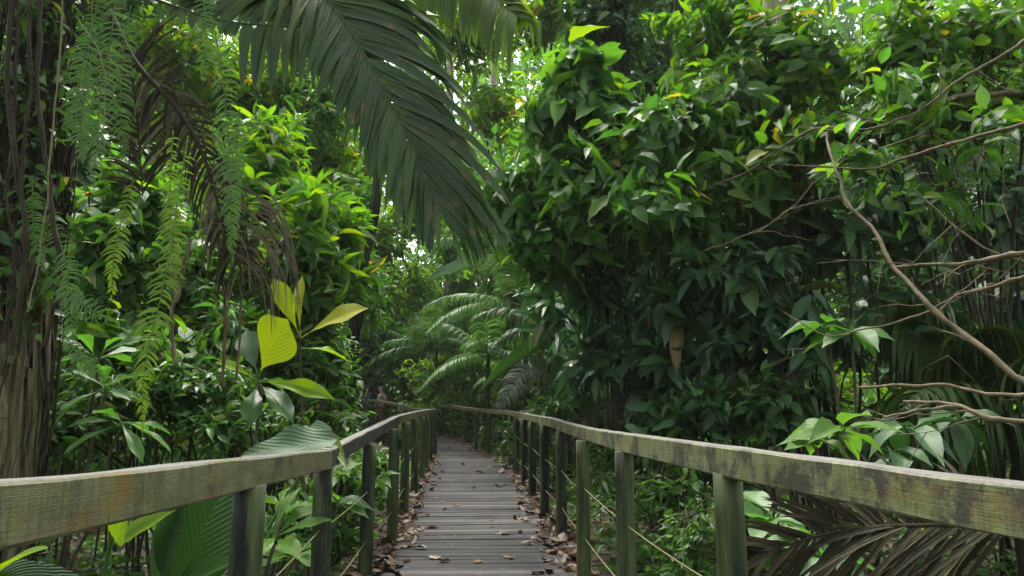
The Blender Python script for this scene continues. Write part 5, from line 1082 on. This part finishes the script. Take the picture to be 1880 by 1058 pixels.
# ------------------------------------------------------------------ hikers far along the boardwalk
M['skin'] = flat('skin', (.42, .26, .19), .6); M['khaki'] = flat('khaki_cloth', (.40, .36, .28), .9); M['green_cloth'] = flat('green_cloth', (.07, .13, .09), .9)
M['trouser'] = flat('brown_trousers', (.16, .075, .045), .9); M['trouser2'] = flat('olive_trousers', (.10, .09, .055), .9); M['capl'] = flat('pale_cap', (.62, .58, .55), .9); M['capd'] = flat('grey_cap', (.16, .17, .18), .9); M['pack'] = flat('red_brown_pack', (.22, .10, .085), .85); M['shoe'] = flat('boot', (.05, .04, .035), .8)
def skinned(name, verts, edges, rads, mat, parent, sub=2):
    me = bpy.data.meshes.new(name); me.from_pydata([tuple(v) for v in verts], edges, []); o = bpy.data.objects.new(name, me); COL.objects.link(o); o.parent = parent
    sk = o.modifiers.new('skin', 'SKIN'); sk.use_smooth_shade = True
    for v, r in zip(me.skin_vertices[0].data, rads): v.radius = (r, r) if np.isscalar(r) else r
    me.skin_vertices[0].data[0].use_root = True
    s_ = o.modifiers.new('sub', 'SUBSURF'); s_.levels = sub; s_.render_levels = sub
    me.materials.append(M[mat]); return o
def person(loc, rz, h, label, cap, shirt, trous, pack=False):
    root = thing('person', loc, label, 'person', None, rz); k = h / 1.75
    def V(*a): return [tuple(q * k for q in v) for v in a]
    body = V((0, 0, .93), (0, .01, 1.12), (0, .01, 1.32), (0, 0, 1.43), (0, .01, 1.50), (0, .02, 1.57), (0, .015, 1.66), (0, .0, 1.73),
             (.19, 0, 1.41), (.24, .02, 1.14), (.23, .16, .95), (.23, .22, .88), (-.19, 0, 1.41), (-.24, .02, 1.14), (-.22, .18, .97), (-.22, .24, .90),
             (.09, 0, .88), (.10, .03, .50), (.10, -.02, .09), (.10, .12, .03), (-.09, 0, .88), (-.11, -.03, .50), (-.11, -.10, .09), (-.11, .03, .03), (0, .105, 1.62))
    ed = [(0, 1), (1, 2), (2, 3), (3, 4), (4, 5), (5, 6), (6, 7), (3, 8), (8, 9), (9, 10), (10, 11), (3, 12), (12, 13), (13, 14), (14, 15), (0, 16), (16, 17), (17, 18), (18, 19), (0, 20), (20, 21), (21, 22), (22, 23), (6, 24)]
    rd = [(.14, .10), (.13, .09), (.15, .10), (.11, .08), .055, .075, .095, .06, .06, .045, .033, .03, .06, .045, .033, .03, .085, .06, .045, .035, .085, .06, .045, .035, .02]
    rd = [tuple(q * k for q in r) if not np.isscalar(r) else r * k for r in rd]
    b = skinned('body', body, ed, rd, 'skin', root)
    for sx in (1, -1):   # fingers
        for f in range(5):
            x = sx * .23 + (f - 2) * .012; y0 = .22 if sx > 0 else .24; z0 = .88 if sx > 0 else .90
            skinned('hand', V((x, y0, z0), (x, y0 + .04, z0 - .02), (x, y0 + .06 - .006 * abs(f - 2), z0 - .05)), [(0, 1), (1, 2)], [.009, .008, .007], 'skin', b, 1)
    sv = V((0, 0, .90), (0, .01, 1.12), (0, .01, 1.32), (0, 0, 1.42), (.19, 0, 1.41), (.235, .015, 1.20), (-.19, 0, 1.41), (-.235, .015, 1.20), (.24, .09, 1.03), (-.235, .10, 1.04))
    skinned('shirt', sv, [(0, 1), (1, 2), (2, 3), (3, 4), (4, 5), (3, 6), (6, 7), (5, 8), (7, 9)], [(.165 * k, .12 * k), (.15 * k, .11 * k), (.17 * k, .12 * k), (.12 * k, .09 * k), .075 * k, .06 * k, .075 * k, .06 * k, .05 * k, .05 * k], shirt, root)
    skinned('trousers', V((0, 0, .93), (.09, 0, .86), (.10, .03, .50), (.10, -.02, .10), (-.09, 0, .86), (-.11, -.03, .50), (-.11, -.10, .10)), [(0, 1), (1, 2), (2, 3), (0, 4), (4, 5), (5, 6)], [(.15 * k, .115 * k), .10 * k, .075 * k, .062 * k, .10 * k, .075 * k, .062 * k], trous, root)
    for sx, y in ((.10, 0), (-.11, -.08)): skinned('boot', V((sx, y - .02, .05), (sx, y + .07, .04), (sx, y + .16, .035)), [(0, 1), (1, 2)], [.055 * k, .05 * k, .04 * k], 'shoe', root)
    c = skinned('cap', V((0, 0, 1.70), (0, .0, 1.745), (0, .12, 1.69)), [(0, 1), (0, 2)], [(.105 * k, .105 * k), (.075 * k, .075 * k), (.055 * k, .012 * k)], cap, root)
    if pack:
        p = skinned('backpack', V((0, -.17, 1.0), (0, -.19, 1.18), (0, -.17, 1.38)), [(0, 1), (1, 2)], [(.13 * k, .08 * k), (.15 * k, .10 * k), (.11 * k, .07 * k)], 'pack', root)
        for sx in (.1, -.1): skinned('strap', V((sx, -.10, 1.36), (sx, .0, 1.47), (sx, .115, 1.36), (sx * 1.2, .10, 1.15), (sx * 1.3, -.10, 1.05)), [(0, 1), (1, 2), (2, 3), (3, 4)], [.018] * 5, 'pack', p, 1)
    return root
d1 = 30.6; person((X(701, d1, 1.6), d1, deck_z(d1) + .005), math.radians(70), 1.66, 'hiker in a pale cap and khaki shirt with a red-brown backpack', 'capl', 'khaki', 'trouser', True)
d2 = 32.2; person((X(676, d2, 1.6), d2, deck_z(d2) + .005), math.radians(60), 1.68, 'hiker in a dark grey cap and green shirt ahead of the backpack', 'capd', 'green_cloth', 'trouser2')

# ------------------------------------------------------------------ light, camera
cam = bpy.data.objects.new('camera', bpy.data.cameras.new('camera')); COL.objects.link(cam); cam.location = (0, 0, CZ)
cam.rotation_euler = (PI / 2 + PITCH, 0, 0); cam.data.sensor_width = 36; cam.data.lens = 36 * F / 1880; cam.data.clip_end = 600; cam.data.clip_start = .05; S.camera = cam
SUN_EL, SUN_AZ = math.radians(SUNP[0]), math.radians(SUNP[1])   # azimuth clockwise from +Y (ahead)
w = bpy.data.worlds.new('World'); S.world = w; w.use_nodes = True; nt = w.node_tree; bg = nt.nodes['Background']; sk = nt.nodes.new('ShaderNodeTexSky'); sk.sky_type = 'NISHITA'; sk.sun_disc = False
sk.sun_elevation = SUN_EL; sk.sun_rotation = SUN_AZ; sk.air_density = 1.2; sk.dust_density = 4.0; sk.ozone_density = .6; hs = nt.nodes.new('ShaderNodeHueSaturation'); hs.inputs['Saturation'].default_value = .35; nt.links.new(sk.outputs[0], hs.inputs['Color']); nt.links.new(hs.outputs[0], bg.inputs[0]); bg.inputs[1].default_value = SKYS
sl = bpy.data.lights.new('sun', 'SUN'); sl.energy = SUNP[2]; sl.angle = math.radians(SUNP[3]); sl.color = (1, .96, .88); so = bpy.data.objects.new('sun', sl); COL.objects.link(so); so.location = (0, 0, 40)
dv = Vector((math.sin(SUN_AZ) * math.cos(SUN_EL), math.cos(SUN_AZ) * math.cos(SUN_EL), math.sin(SUN_EL))); so.rotation_euler = dv.to_track_quat('Z', 'Y').to_euler()
S.view_settings.view_transform = 'Standard'; S.view_settings.look = 'None'; S.view_settings.exposure = EXPO; S.view_settings.gamma = 1
S.render.engine = 'CYCLES'; c = S.cycles; c.max_bounces = 6; c.diffuse_bounces = 4; c.glossy_bounces = 2; c.transmission_bounces = 4; c.transparent_max_bounces = 4; c.volume_bounces = 0; c.caustics_reflective = False; c.caustics_refractive = False; c.use_denoising = True; c.sample_clamp_indirect = 6
S.render.use_persistent_data = False

if HAZE > 0:
    x0, x1, y0, y1, z0, z1 = -95, 95, -12, 100, -2.5, 62
    V_ = [(x, y, z) for z in (z0, z1) for x, y in ((x0, y0), (x1, y0), (x1, y1), (x0, y1))]
    me = bpy.data.meshes.new('haze'); me.from_pydata(V_, [], [(0, 3, 2, 1), (4, 5, 6, 7), (0, 1, 5, 4), (1, 2, 6, 5), (2, 3, 7, 6), (3, 0, 4, 7)]); hz = bpy.data.objects.new('haze', me); COL.objects.link(hz); tag(hz, 'thin pale humid haze among the trees', None, None, 'stuff')
    hm = bpy.data.materials.new('haze'); hm.use_nodes = True; n_ = hm.node_tree.nodes; n_.clear(); o_ = n_.new('ShaderNodeOutputMaterial'); v_ = n_.new('ShaderNodeVolumePrincipled'); v_.inputs['Color'].default_value = (.9, .95, .93, 1); v_.inputs['Density'].default_value = HAZE; v_.inputs['Anisotropy'].default_value = .2; hm.node_tree.links.new(v_.outputs[0], o_.inputs['Volume']); me.materials.append(hm)
